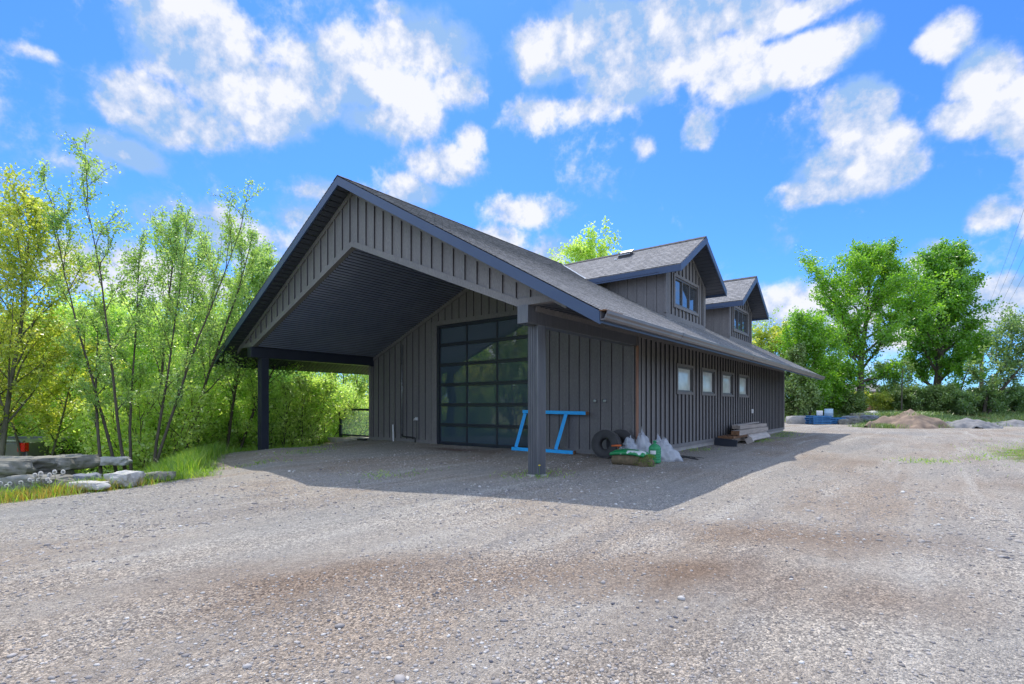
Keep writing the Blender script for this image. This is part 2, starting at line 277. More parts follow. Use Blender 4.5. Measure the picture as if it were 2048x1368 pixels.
# ------------------------------------------------------------------ mesh helpers
class MB:
    def __init__(s): s.v = []; s.f = []; s.uv = []; s.mi = []
    def face(s, pts, uv=None, mi=0):
        i = len(s.v); s.v += [tuple(p) for p in pts]; s.f.append(tuple(range(i, i+len(pts)))); s.uv.append(uv); s.mi.append(mi)
    def box(s, x0, x1, y0, y1, z0, z1, mi=0):
        s.hexa([(x0,y0,z0),(x1,y0,z0),(x1,y1,z0),(x0,y1,z0),(x0,y0,z1),(x1,y0,z1),(x1,y1,z1),(x0,y1,z1)], mi)
    def hexa(s, p, mi=0):
        i = len(s.v); s.v += [tuple(q) for q in p]
        for f in ((3,2,1,0),(4,5,6,7),(0,1,5,4),(1,2,6,5),(2,3,7,6),(3,0,4,7)):
            s.f.append(tuple(i+k for k in f)); s.uv.append(None); s.mi.append(mi)
    def prism(s, poly, ext, mi=0):
        """poly: list of 3d points, ext: extrusion vector"""
        n = len(poly); e = Vector(ext); a = [Vector(p) for p in poly]; bq = [p+e for p in a]; i = len(s.v)
        s.v += [tuple(p) for p in a+bq]
        s.f.append(tuple(range(i+n-1, i-1, -1))); s.f.append(tuple(range(i+n, i+2*n)))
        for k in range(n): s.f.append((i+k, i+(k+1) % n, i+n+(k+1) % n, i+n+k))
        s.uv += [None]*(n+2); s.mi += [mi]*(n+2)
    def tube(s, pts, r, n=10, mi=0, cap=True):
        pts = [Vector(p) for p in pts]; rs = r if isinstance(r, (list, tuple)) else [r]*len(pts); i0 = len(s.v)
        up = Vector((0, 0, 1))
        for k, p in enumerate(pts):
            d = (pts[min(k+1, len(pts)-1)]-pts[max(k-1, 0)]).normalized()
            a = d.cross(up if abs(d.z) < .9 else Vector((1, 0, 0))).normalized(); bb = d.cross(a)
            for j in range(n):
                q = 2*PI*j/n; s.v.append(tuple(p+(a*math.cos(q)+bb*math.sin(q))*rs[k]))
        for k in range(len(pts)-1):
            for j in range(n):
                s.f.append((i0+k*n+j, i0+k*n+(j+1) % n, i0+(k+1)*n+(j+1) % n, i0+(k+1)*n+j)); s.uv.append(None); s.mi.append(mi)
        if cap:
            s.f.append(tuple(i0+j for j in range(n))); s.f.append(tuple(i0+(len(pts)-1)*n+j for j in range(n-1, -1, -1))); s.uv += [None]*2; s.mi += [mi]*2
    def lathe(s, prof, n=24, c=(0, 0, 0), mi=0):
        i0 = len(s.v)
        for (r, z) in prof:
            for j in range(n): q = 2*PI*j/n; s.v.append((c[0]+r*math.cos(q), c[1]+r*math.sin(q), c[2]+z))
        for k in range(len(prof)-1):
            for j in range(n):
                s.f.append((i0+k*n+j, i0+k*n+(j+1) % n, i0+(k+1)*n+(j+1) % n, i0+(k+1)*n+j)); s.uv.append(None); s.mi.append(mi)
    def build(s, name, mats, parent=None, bevel=0, smooth=False, mat4=None, label=None):
        me = bpy.data.meshes.new(name); me.from_pydata(s.v, [], s.f)
        if any(u is not None for u in s.uv):
            l = me.uv_layers.new(name='UVMap'); k = 0
            for f, u in zip(s.f, s.uv):
                for j in range(len(f)):
                    if u: l.data[k].uv = u[j]
                    k += 1
        for mm in (mats if isinstance(mats, (list, tuple)) else [mats]): me.materials.append(mm)
        if any(s.mi): me.polygons.foreach_set('material_index', s.mi)
        if mat4 is not None: me.transform(mat4)
        if not any(u is not None for u in s.uv):
            bm = bmesh.new(); bm.from_mesh(me); bmesh.ops.recalc_face_normals(bm, faces=bm.faces); bm.to_mesh(me); bm.free()
        if smooth: me.polygons.foreach_set('use_smooth', [True]*len(me.polygons))
        me.update()
        o = bpy.data.objects.new(name, me); COL.objects.link(o)
        if parent: o.parent = parent
        if label: o['label'] = label
        if bevel:
            bv = o.modifiers.new('bevel', 'BEVEL'); bv.width = bevel; bv.segments = 2; bv.limit_method = 'ANGLE'
        return o
def tag(o, label=None, cat=None, group=None, kind=None):
    for k, v in (('label', label), ('category', cat), ('group', group), ('kind', kind)):
        if v: o[k] = v
    return o
def empty(name, loc, rz=0, label=None, cat=None, group=None):
    o = bpy.data.objects.new(name, None); COL.objects.link(o); o.location = loc; o.rotation_euler = (0, 0, rz); o.empty_display_size = .2
    return tag(o, label, cat, group)
def copy_tree(o, parent=None):
    c = o.copy(); COL.objects.link(c); c.parent = parent
    for ch in list(o.children): copy_tree(ch, c)
    return c
def npmesh(name, V, F, mat, parent=None, rnd=None, smooth=False, attr='rnd'):
    me = bpy.data.meshes.new(name); V = np.asarray(V, np.float32); F = np.asarray(F, np.int32); k = F.shape[1]
    me.vertices.add(len(V)); me.vertices.foreach_set('co', V.ravel())
    me.loops.add(F.size); me.loops.foreach_set('vertex_index', F.ravel())
    me.polygons.add(len(F)); me.polygons.foreach_set('loop_start', np.arange(0, F.size, k, dtype=np.int32))
    me.polygons.foreach_set('loop_total', np.full(len(F), k, np.int32))
    if smooth: me.polygons.foreach_set('use_smooth', np.ones(len(F), bool))
    me.update(calc_edges=True)
    if rnd is not None:
        dom = 'FACE' if len(rnd) == len(F) else 'POINT'
        a = me.attributes.new(attr, 'FLOAT', dom); a.data.foreach_set('value', np.asarray(rnd, np.float32))
    me.materials.append(mat); o = bpy.data.objects.new(name, me); COL.objects.link(o)
    if parent: o.parent = parent
    return o

# ------------------------------------------------------------------ ground
LEFT = [(3, -40), (1.6, -22), (.9, -12), (.35, -6.6), (.2, -5), (-.35, -3.5), (-2.3, -2.7), (-4.4, -1.7), (-5.7, -.7), (-6.0, 2), (-7.6, 4), (-7.6, 22), (-5, 32), (-2, 40)]
FAR = [(-2, 40), (5, 36.5), (8, 33.5), (11.5, 31.5), (14, 33.5), (17, 40), (24, 44), (60, 50)]
def sdist(P, line):
    """signed distance: positive on the left of the line's direction"""
    P = np.asarray(P, float); best = np.full(len(P), 1e9); sg = np.zeros(len(P))
    for a, b_ in zip(line[:-1], line[1:]):
        a = np.array(a, float); b_ = np.array(b_, float); d = b_-a; t_ = np.clip(((P-a)@d)/(d@d), 0, 1)
        q = a+t_[:, None]*d; dd = np.linalg.norm(P-q, axis=1); cr_ = d[0]*(P[:, 1]-a[1])-d[1]*(P[:, 0]-a[0])
        u_ = dd < best; best = np.where(u_, dd, best); sg = np.where(u_, np.sign(cr_), sg)
    return best*sg
def ss(x, a, b_): t_ = np.clip((x-a)/(b_-a), 0, 1); return t_*t_*(3-2*t_)
def gheight(P):
    P = np.asarray(P, float); dl = sdist(P, LEFT); df = sdist(P, FAR)
    far = ss(df, -.5, 9)*ss(P[:, 0], -40, -5)
    h = -1.05*ss(dl, .1, 3.2)*(1-ss(P[:, 1], 26, 40)) - .12*ss(dl, -1.5, 0)*(1-ss(P[:, 1], 3, 6))
    h = np.where(P[:, 1] > 30, h*(1-far), h)
    h = h + .75*far + ss(df, 20, 260)*1.6*ss(P[:, 0], -60, 0)
    x, y = P[:, 0], P[:, 1]
    h = h + .018*np.sin(x*.9+y*.5)*np.cos(y*.7-x*.3) + .008*np.sin(x*3.1+y*1.3)*np.sin(y*2.7-x)
    h = h - .02*ss(np.hypot(x-CAM[0], y-CAM[1]), 6, 1)
    h = h + .04*np.exp(-((y-4)/1.2)**2)*((np.abs(x) < 6))
    far_n = np.hypot(x, y) > 60
    return h + far_n*.3*np.sin(x*.02)*np.cos(y*.017)
def gh(x, y): return float(gheight([(x, y)])[0])
def axis(lo, hi, dlo, dhi, step):
    a = list(np.arange(dlo, dhi+1e-6, step)); g = step; x = dlo; L = []
    while x > lo: g *= 1.22; x -= g; L.append(x)
    x = dhi; g = step; H_ = []
    while x < hi: g *= 1.22; x += g; H_.append(x)
    return np.array(L[::-1]+a+H_)
gx = axis(-1500, 1500, -18, 26, .22); gy = axis(-400, 2500, -14, 46, .22)
GX, GY = np.meshgrid(gx, gy); GP = np.stack([GX.ravel(), GY.ravel()], 1); GZ = gheight(GP)
nx, ny = len(gx), len(gy); ii = np.arange(nx*ny).reshape(ny, nx)
GF = np.stack([ii[:-1, :-1].ravel(), ii[:-1, 1:].ravel(), ii[1:, 1:].ravel(), ii[1:, :-1].ravel()], 1)
soil = np.maximum(ss(sdist(GP, LEFT), -.55, .35), ss(sdist(GP, FAR), -.9, 1.8))
soil = np.maximum(soil, .9*np.exp(-(((GP[:, 0]-13.6)/1.5)**2+((GP[:, 1]-11)/4.5)**2)))
soil = np.maximum(soil, .55*np.exp(-(((GP[:, 0]-13.9)/.9)**2+((GP[:, 1]-3)/6)**2)))
soil = np.maximum(soil, ss(GP[:, 0], 15.5, 20)*(GP[:, 1] < 34))
soil = np.maximum(soil, .42*np.exp(-(((GP[:, 0]-10.7)/.9)**2+((GP[:, 1]-7.6)/.5)**2)))
ground = npmesh('ground', np.column_stack([GP, GZ]), GF, M['ground'], rnd=soil, attr='soil', smooth=True)
tag(ground, 'grey and brown gravel yard with grassy edges', kind='structure')

# ------------------------------------------------------------------ the building
SL = .5703; RZ = 6.717; EW = 6.95; WW = 5.316; YF = 4.05; YB = 21.2; GY0 = -.351; OV = -.765; RB = 21.83
B = empty('workshop_building', (0, 0, 0), 0, 'long dark board and batten workshop with open drive-under gable porch and two dormers', 'building')
zr = lambda x: RZ-SL*abs(x)
zv = lambda x: 5.15-.4057*abs(x)          # porch vault
zso = lambda x: 3.092 if abs(x) < 6.03 else RZ-.187-SL*abs(x)    # sloped eave soffit
def clad(mb, P0, ud, nd, u0, u1, zb, zt, phase=0, pitch=.315, holes=(), bw=.062, bt=.034, kinks=(), panel=True):
    """board and batten wall; P0 origin, ud along, nd outward, zb/zt functions of u"""
    P0 = Vector(P0); ud = Vector(ud); nd = Vector(nd)
    def pt(u, z, n=0): p = P0+ud*u+nd*n; return (p.x, p.y, z)
    br = sorted(set([u0, u1]+[k for k in kinks if u0 < k < u1]+[h[0] for h in holes]+[h[1] for h in holes]))
    for a, c_ in zip(br[:-1], br[1:]):
        mid = (a+c_)/2; hs = sorted([(h[2], h[3]) for h in holes if h[0] < mid < h[1]])
        cur = None; segs = []
        z_lo = lambda u: zb(u)
        for (h0, h1) in hs:
            segs.append((z_lo, (lambda u, h0=h0: h0))); z_lo = (lambda u, h1=h1: h1)
        segs.append((z_lo, zt))
        for lo, hi in segs:
            if hi(mid)-lo(mid) > .005 and panel:
                mb.face([pt(a, lo(a)), pt(c_, lo(c_)), pt(c_, hi(c_)), pt(a, hi(a))])
    k = math.ceil((u0-phase)/pitch)
    while phase+k*pitch < u1:
        c_ = phase+k*pitch; k += 1; a, d = c_-bw/2, c_+bw/2
        if a < u0+.01 or d > u1-.01: continue
        hs = sorted([(h[2], h[3]) for h in holes if h[0]-.02 < c_ < h[1]+.02]); segs = []; lo = (zb(a), zb(d))
        for h0, h1 in hs: segs.append((lo, (h0, h0))); lo = (h1, h1)
        segs.append((lo, (zt(a), zt(d))))
        for l, h in segs:
            if min(h)-max(l) < .03: continue
            i_ = len(mb.mi); mb.hexa([pt(a, l[0], -.003), pt(d, l[1], -.003), pt(d, l[1], bt), pt(a, l[0], bt), pt(a, h[0], -.003), pt(d, h[1], -.003), pt(d, h[1], bt), pt(a, h[0], bt)])
            for q_ in (0, 1, 3, 5): mb.mi[i_+q_] = 1  # batten sides and ends take the painted shade colour
# front wall
mb = MB(); DL, DR, DT = -1.71, 2.13, 3.924
clad(mb, (0, YF, 0), (1, 0, 0), (0, -1, 0), -WW, WW, lambda u: .05, lambda u: zv(u)+.02, phase=-.111, holes=[(DL, DR, -.1, DT)], kinks=(0,))
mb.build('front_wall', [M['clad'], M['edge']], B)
mb = MB(); T0, T1 = YF-.045, YF
mb.box(DL-.24, DL, T0, T1, .02, DT+.001); mb.box(DR, DR+.16, T0, T1, .02, DT+.001); mb.box(DL-.24, DR+.16, T0, T1, DT+.002, DT+.14)
mb.box(-WW, DL-.242, T0-.004, T1, .03, .15); mb.box(DR+.162, WW, T0-.004, T1, .03, .15)
for s in (-1, 1):
    mb.prism([(s*.003, T0+.002, zv(0)-.14), (s*WW, T0+.002, zv(WW)-.14), (s*WW, T0+.002, zv(WW)+.02), (s*.003, T0+.002, zv(0)+.02)], (0, .03, 0))
mb.box(-WW-.02, -WW+.10, T0-.006, T1, .03, 2.98)
mb.build('wall_trim', M['clad'], B)
# side wall (right), windows
WIN = [(6.70, 7.94), (8.82, 10.04), (10.92, 12.18), (13.04, 14.30)]; WZ0, WZ1 = 1.70, 2.43
mb = MB(); clad(mb, (WW, 0, 0), (0, 1, 0), (1, 0, 0), YF+.0, YB, lambda u: .12, lambda u: 3.2, phase=4.319, pitch=.3085,
                holes=[(a, b_, WZ0, WZ1) for a, b_ in WIN], bw=.085, bt=.042)
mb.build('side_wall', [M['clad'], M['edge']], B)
mb = MB(); mb.box(WW+.0, WW+.05, YF+.06, YB+.02, .10, .21); mb.box(WW, WW+.05, YF+.06, YB+.02, 2.98, 3.16)
mb.box(WW-.05, WW+.052, YB-.02, YB+.08, .12, 3.2); mb.box(WW-.02, WW+.05, YF+.045, YF+.14, .212, 2.978)
mb.build('wall_trim', M['clad'], B)
mb = MB(); mb.box(WW+.0, WW+.047, YF-.036, YF+.02, .0, 2.76); mb.build('corner_trim', M['cedar'], B, label='raw orange cedar strip at the corner')
# left and back walls
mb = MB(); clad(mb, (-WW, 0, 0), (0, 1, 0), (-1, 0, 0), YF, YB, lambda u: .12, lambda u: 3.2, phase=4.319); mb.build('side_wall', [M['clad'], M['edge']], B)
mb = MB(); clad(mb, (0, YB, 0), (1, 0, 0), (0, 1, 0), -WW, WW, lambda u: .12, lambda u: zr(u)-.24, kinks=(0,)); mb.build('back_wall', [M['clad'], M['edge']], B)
mb = MB(); mb.box(-WW+.02, WW+.012, YF+.03, YB-.02, -.8, .119); mb.build('foundation', M['concrete'], B)
def window(parent, name, P0, ud, nd, u0, u1, z0, z1, trim, fr, glass, nm=0, depth=.07, frm=None, tmat=None):
    """trim proud of the wall, vinyl frame inside, recessed glass"""
    P0 = Vector(P0); ud = Vector(ud); nd = Vector(nd)
    def bx(mb_, a, c_, z_0, z_1, n0, n1):
        q = []
        for z in (z_0, z_1):
            for (u, n) in ((a, n0), (c_, n0), (c_, n1), (a, n1)): p = P0+ud*u+nd*n; q.append((p.x, p.y, z))
        mb_.hexa(q)
    f = MB()
    bx(f, u0-trim, u0, z0-trim, z1+trim, -.02, .055); bx(f, u1, u1+trim, z0-trim, z1+trim, -.02, .055)
    bx(f, u0, u1, z1, z1+trim, -.02, .052); bx(f, u0, u1, z0-trim, z0, -.02, .052)
    fo = f.build(name, tmat or M['clad'], parent)
    f = MB(); n0, n1 = -depth-.03, -depth+.03
    if fr > 0:
        bx(f, u0, u0+fr, z0, z1, n0, n1+.02); bx(f, u1-fr, u1, z0, z1, n0, n1+.02); bx(f, u0+fr, u1-fr, z1-fr, z1, n0, n1+.018); bx(f, u0+fr, u1-fr, z0, z0+fr, n0, n1+.018)
        bx(f, u0-.001, u0+.015, z0, z1, n1+.02, .02); bx(f, u1-.015, u1+.001, z0, z1, n1+.02, .02)
    for k in range(1, nm+1):
        c_ = u0+fr+(u1-u0-2*fr)*k/(nm+1); bx(f, c_-.03, c_+.03, z0+fr, z1-fr, n0, n1+.01)
    f.build('frame', frm or M['wframe'], fo)
    f = MB(); bx(f, u0+fr*.5, u1-fr*.5, z0+fr*.5, z1-fr*.5, n0+.01, n0+.03); f.build('pane', glass, fo)
    return fo
for a, b_ in WIN: window(B, 'window', (WW, 0, 0), (0, 1, 0), (1, 0, 0), a, b_, WZ0, WZ1, .075, .05, M['fglass'], depth=.03)
# overhead glass door
g = MB(); dh = (DT-.03)/6; y0, y1 = YF-.0, YF+.06
for k in range(3+1):
    c_ = DL+.06+(DR-DL-.12)*k/3; w_ = .035 if 0 < k < 3 else .06; g.box(c_-w_, c_+w_, y0+.012, y1, .03, DT)
for k in range(7):
    z = .03+dh*k; w_ = .052 if 0 < k < 6 else .05; z = min(max(z, .08), DT-.05); g.box(DL+.002, DR-.002, y0, y1-.004, z-w_, z+w_)
    if 0 < k < 6: g.box(DL+.004, DR-.004, y0-.012, y0+.002, z+.006, z+.03)
door = g.build('overhead_door', M['frame'], B, bevel=.004)
for k in range(3):
    for j in range(6):
        a = DL+.06+(DR-DL-.12)*k/3; c_ = DL+.06+(DR-DL-.12)*(k+1)/3; g = MB(); dy = random.Random(k*7+j).uniform(-.003, .003)
        z0_ = .03+dh*j; g.hexa([(a, YF+.035+dy, z0_), (c_, YF+.035-dy, z0_), (c_, YF+.045, z0_), (a, YF+.045, z0_), (a, YF+.035, z0_+dh), (c_, YF+.035, z0_+dh), (c_, YF+.045, z0_+dh), (a, YF+.045, z0_+dh)])
        g.build('pane', M['gglass'], door)
# jamb behind trim, threshold
g = MB(); g.box(DL-.01, DL+.10, YF-.02, YF+.02, .02, DT-.01); g.box(DR-.06, DR+.01, YF-.02, YF+.02, .02, DT-.01); g.box(DL+.1, DR-.06, YF-.02, YF+.02, DT-.05, DT-.001)
g.build('door_jamb', M['frame'], B)
# dark floor + interior closing box not seen: gable porch
g = MB(); ZB = 3.10
xk = 5.05
def gtop(x): return min(zr(x)-.20, 99)
poly = [(-xk, zv(xk)), (-.001, zv(0)), (0, zr(0)-.2), (-6.06, zr(6.06)-.2), (-5.9, ZB), (-5.06, ZB)]
clad(g, (0, GY0, 0), (1, 0, 0), (0, -1, 0), -6.0, 6.0, lambda u: (zv(u) if abs(u) < xk else ZB), lambda u: zr(u)-.19, phase=.143+.035, pitch=.3208, kinks=(-xk, 0, xk), bw=.055, bt=.034)
clad(g, (0, GY0+.09, 0), (1, 0, 0), (0, 1, 0), -6.0, 6.0, lambda u: (zv(u) if abs(u) < xk else ZB), lambda u: zr(u)-.19, kinks=(-xk, 0, xk), pitch=99)
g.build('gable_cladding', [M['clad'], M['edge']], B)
g = MB(); yt = GY0-.046
for s in (-1, 1):
    g.prism([(0, yt, zv(0)-.012), (s*xk, yt, zv(xk)-.012), (s*xk, yt, zv(xk)+.135), (0, yt, zv(0)+.135)], (0, .13, 0))
    g.prism([(s*(xk+.002), yt-.002, ZB-.012), (s*6.0, yt-.002, ZB-.012), (s*6.0, yt-.002, ZB+.12), (s*(xk+.002), yt-.002, ZB+.12)], (0, .13, 0))
    g.prism([(s*.002, yt+.004, zr(0)-.31), (s*6.1, yt+.004, zr(6.1)-.31), (s*6.1, yt+.004, zr(6.1)-.19), (s*.002, yt+.004, zr(0)-.19)], (0, .03, 0))
g.build('gable_trim', M['clad'], B)
# porch ceiling: ribbed metal on both slopes
for s in (-1, 1):
    g = MB(); n = 48; prof = []
    for k in range(n):
        x = xk*k/n; w_ = xk/n
        prof += [(x, 0), (x+w_*.50, 0), (x+w_*.62, .030), (x+w_*.88, .030)]
    prof.append((xk, 0))
    for (xa, da), (xb, db) in zip(prof[:-1], prof[1:]):
        g.face([(s*xa, GY0+.1, zv(xa)+.012-da), (s*xb, GY0+.1, zv(xb)+.012-db), (s*xb, YF, zv(xb)+.012-db), (s*xa, YF, zv(xa)+.012-da)][::s], mi=(1 if da > .02 else 0))
    g.build('porch_ceiling', [M['ceil'], M['frame']], B)
# beams, posts
for s in (-1, 1):
    g = MB(); g.box(min(s*5.09, s*5.33), max(s*5.09, s*5.33), -.43, YF+(.0 if s < 0 else -.04), 2.765, 3.085)
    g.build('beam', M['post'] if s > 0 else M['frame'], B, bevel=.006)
    zb_ = -.10 if s < 0 else .02
    prof = []; h = .118; nr = 6
    for (cx, cy, dx, dy) in ((-1, -1, 1, 0), (1, -1, 0, 1), (1, 1, -1, 0), (-1, 1, 0, -1)):
        nxn, nyn = dy, -dx
        for k in range(nr):
            for (fq, off) in ((.08, 0), (.42, 0), (.5, -.012), (.92, -.012)):
                tt = (k+fq)/nr
                if (k == nr-1) and fq > .45: off = 0
                prof.append((cx*h+dx*2*h*tt+nxn*off, cy*h+dy*2*h*tt+nyn*off))
    g = MB(); px_ = s*5.215
    i0 = 0
    pb = [(px_+a, c_, zb_) for a, c_ in prof]; g.prism(pb, (0, 0, 2.764-zb_))
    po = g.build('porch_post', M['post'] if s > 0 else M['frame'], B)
    g = MB()
    if s < 0: g.lathe([(0, .0), (.30, 0), (.31, .06), (.27, .15), (.2, .17), (0, .17)], 9, (px_, 0, -.27))
    else: g.lathe([(0, .0), (.19, 0), (.2, .02), (.17, .035), (0, .037)], 12, (px_, 0, -.01))
    g.build('concrete_footing', M['concrete'], po)
# eave soffits
for s in (-1, 1):
    g = MB(); n = 120; L0, L1 = OV+.03, RB-.02
    L0 = GY0+.004
    def ribs():
        k = 0; y = L0
        while y < L1-.1:
            for a, c_, da, dc in ((y, y+.10, 0, 0), (y+.10, y+.108, 0, .014), (y+.108, y+.142, .014, .014), (y+.142, y+.15, .014, 0)):
                yield a, min(c_, L1), da, dc
            y += .15
    for a, c_, da, dc in ribs():
        for xa, xb in ((5.345, 6.029), (6.031, 6.93)):
            g.face([(s*xa, a, zso(xa)-da), (s*xb, a, zso(xb)-da), (s*xb, c_, zso(xb)-dc), (s*xa, c_, zso(xa)-dc)][::s])
    g.build('eave_soffit', M['soffit'], B)
for s in (-1, 1):
    g = MB(); g.box(min(s*5.335, s*5.37), max(s*5.335, s*5.37), GY0+.13, YF+.2, 2.99, 3.09); g.build('frieze_board', M['clad'], B)
# rake soffit strip between fascia and gable
g = MB()
for s in (-1, 1):
    for k in range(46):
        a, c_ = 6.93*k/46, 6.93*(k+1)/46
        zz = lambda x: zr(x)-.185
        g.face([(s*a, OV+.02, zz(a)), (s*(c_-.02), OV+.02, zz(c_-.02)), (s*(c_-.02), GY0+.01, zz(c_-.02)), (s*a, GY0+.01, zz(a))])
        g.face([(s*(c_-.02), OV+.02, zz(c_-.02)), (s*c_, OV+.02, zz(c_)+.012), (s*c_, GY0+.01, zz(c_)+.012), (s*(c_-.02), GY0+.01, zz(c_-.02))])
g.build('rake_soffit', M['soffit'], B)
# fascia boards
for yy, nm in ((OV-.022, 'rake_fascia'), (RB-.02, 'rake_fascia')):
    for s in (-1, 1):
        g = MB(); fd = .215
        g.prism([(s*.001, yy, zr(0)-fd), (s*EW, yy, zr(EW)-fd), (s*EW, yy, zr(EW)-.012), (s*.001, yy, zr(0)-.012)], (0, .04, 0)); g.build(nm, M['navy'], B)
for s in (-1, 1):
    g = MB(); g.box(min(s*(EW-.022), s*(EW+.001)), max(s*(EW-.022), s*(EW+.001)), OV+.02, RB-.02, 2.56, 2.735); g.build('eave_fascia', M['navy'], B)
    prof = [(0, 2.735), (0, 2.60), (.07, 2.60), (.095, 2.63), (.10, 2.66), (.125, 2.69), (.13, 2.735), (.115, 2.735), (.11, 2.70), (.085, 2.665), (.07, 2.62), (.012, 2.615), (.012, 2.735)]
    g = MB(); g.prism([(s*(EW+.003+a), OV+.0, z) for a, z in prof], (0, RB-OV-.02, 0)); gt = g.build('gutter', M['gutter'], B)
    for k in range(4):
        g = MB(); yy = 2.4+k*5.6; g.prism([(s*(EW+.0+a*1.06), yy, z-.006 if z < 2.7 else z+.006) for a, z in prof[:7]], (0, .09, 0)); g.build('gutter_joint', M['gutter'], gt)
g = MB(); g.box(EW-.10, EW+.11, OV-.018, OV+.55, 2.737, 2.752); g.build('drip_edge', M['woodbrown'], B, label='bare brown wood showing at the gutter end')
# roof shingles
EXPO = .145
def shingle_plane(mb_, A, s_dir, up_dir, nrm, L_of, S, lift=.012):
    """A: eave start point; L_of(s)->(l0,l1) along extents at slope distance s"""
    A = Vector(A); sd = Vector(s_dir); ud = Vector(up_dir); nn = Vector(nrm); s = 0.0; rr = random.Random(5)
    while s < S-1e-4:
        e = min(s+EXPO, S); (a0, a1), (b0, b1) = L_of(s), L_of(e)
        P = lambda l, q, n_: tuple(A+sd*l+ud*q+nn*n_)
        mb_.face([P(a0, s, lift), P(a1, s, lift), P(b1, e, .002), P(b0, e, .002)], [(a0, s), (a1, s), (b1, e-.001), (b0, e-.001)])
        mb_.face([P(a0, s, -.004 if s else -.03), P(a1, s, -.004 if s else -.03), P(a1, s, lift), P(a0, s, lift)], [(a0, s+.01), (a1, s+.01), (a1, s+.02), (a0, s+.02)])
        s = e
cs = 1/math.sqrt(1+SL*SL); sn_ = SL*cs; SLEN = EW/cs
roof = None
for s in (1, -1):
    g = MB(); shingle_plane(g, (s*EW, OV-.03 if s > 0 else RB+.01, RZ-SL*EW), (0, s, 0), (-s*cs, 0, sn_), (s*sn_, 0, cs), lambda q: (0, RB-OV+.04), SLEN)
    rf = g.build('roof', M['shingle'], B)
    if s > 0: roof = rf
    # edge thickness along the rakes
g = MB()
for k in range(75):
    y = OV-.03+k*.302
    if y > RB: break
    for s in (-1, 1):
        g.hexa([(0, y, RZ+.006), (s*.16, y, RZ+.006-SL*.16), (s*.16, y+.30, RZ+.014-SL*.16), (0, y+.30, RZ+.014),
                (0, y, RZ+.022), (s*.165, y, RZ+.022-SL*.16), (s*.165, y+.30, RZ+.03-SL*.16), (0, y+.30, RZ+.03)])
g.build('ridge_cap', M['shingle'], roof)
g = MB()
g.box(-.62, -.22, 3.2, 3.62, 6.5, 6.80); g.box(-.66, -.18, 3.16, 3.66, 6.80, 6.835); g.build('roof_vent', M['black'], B)
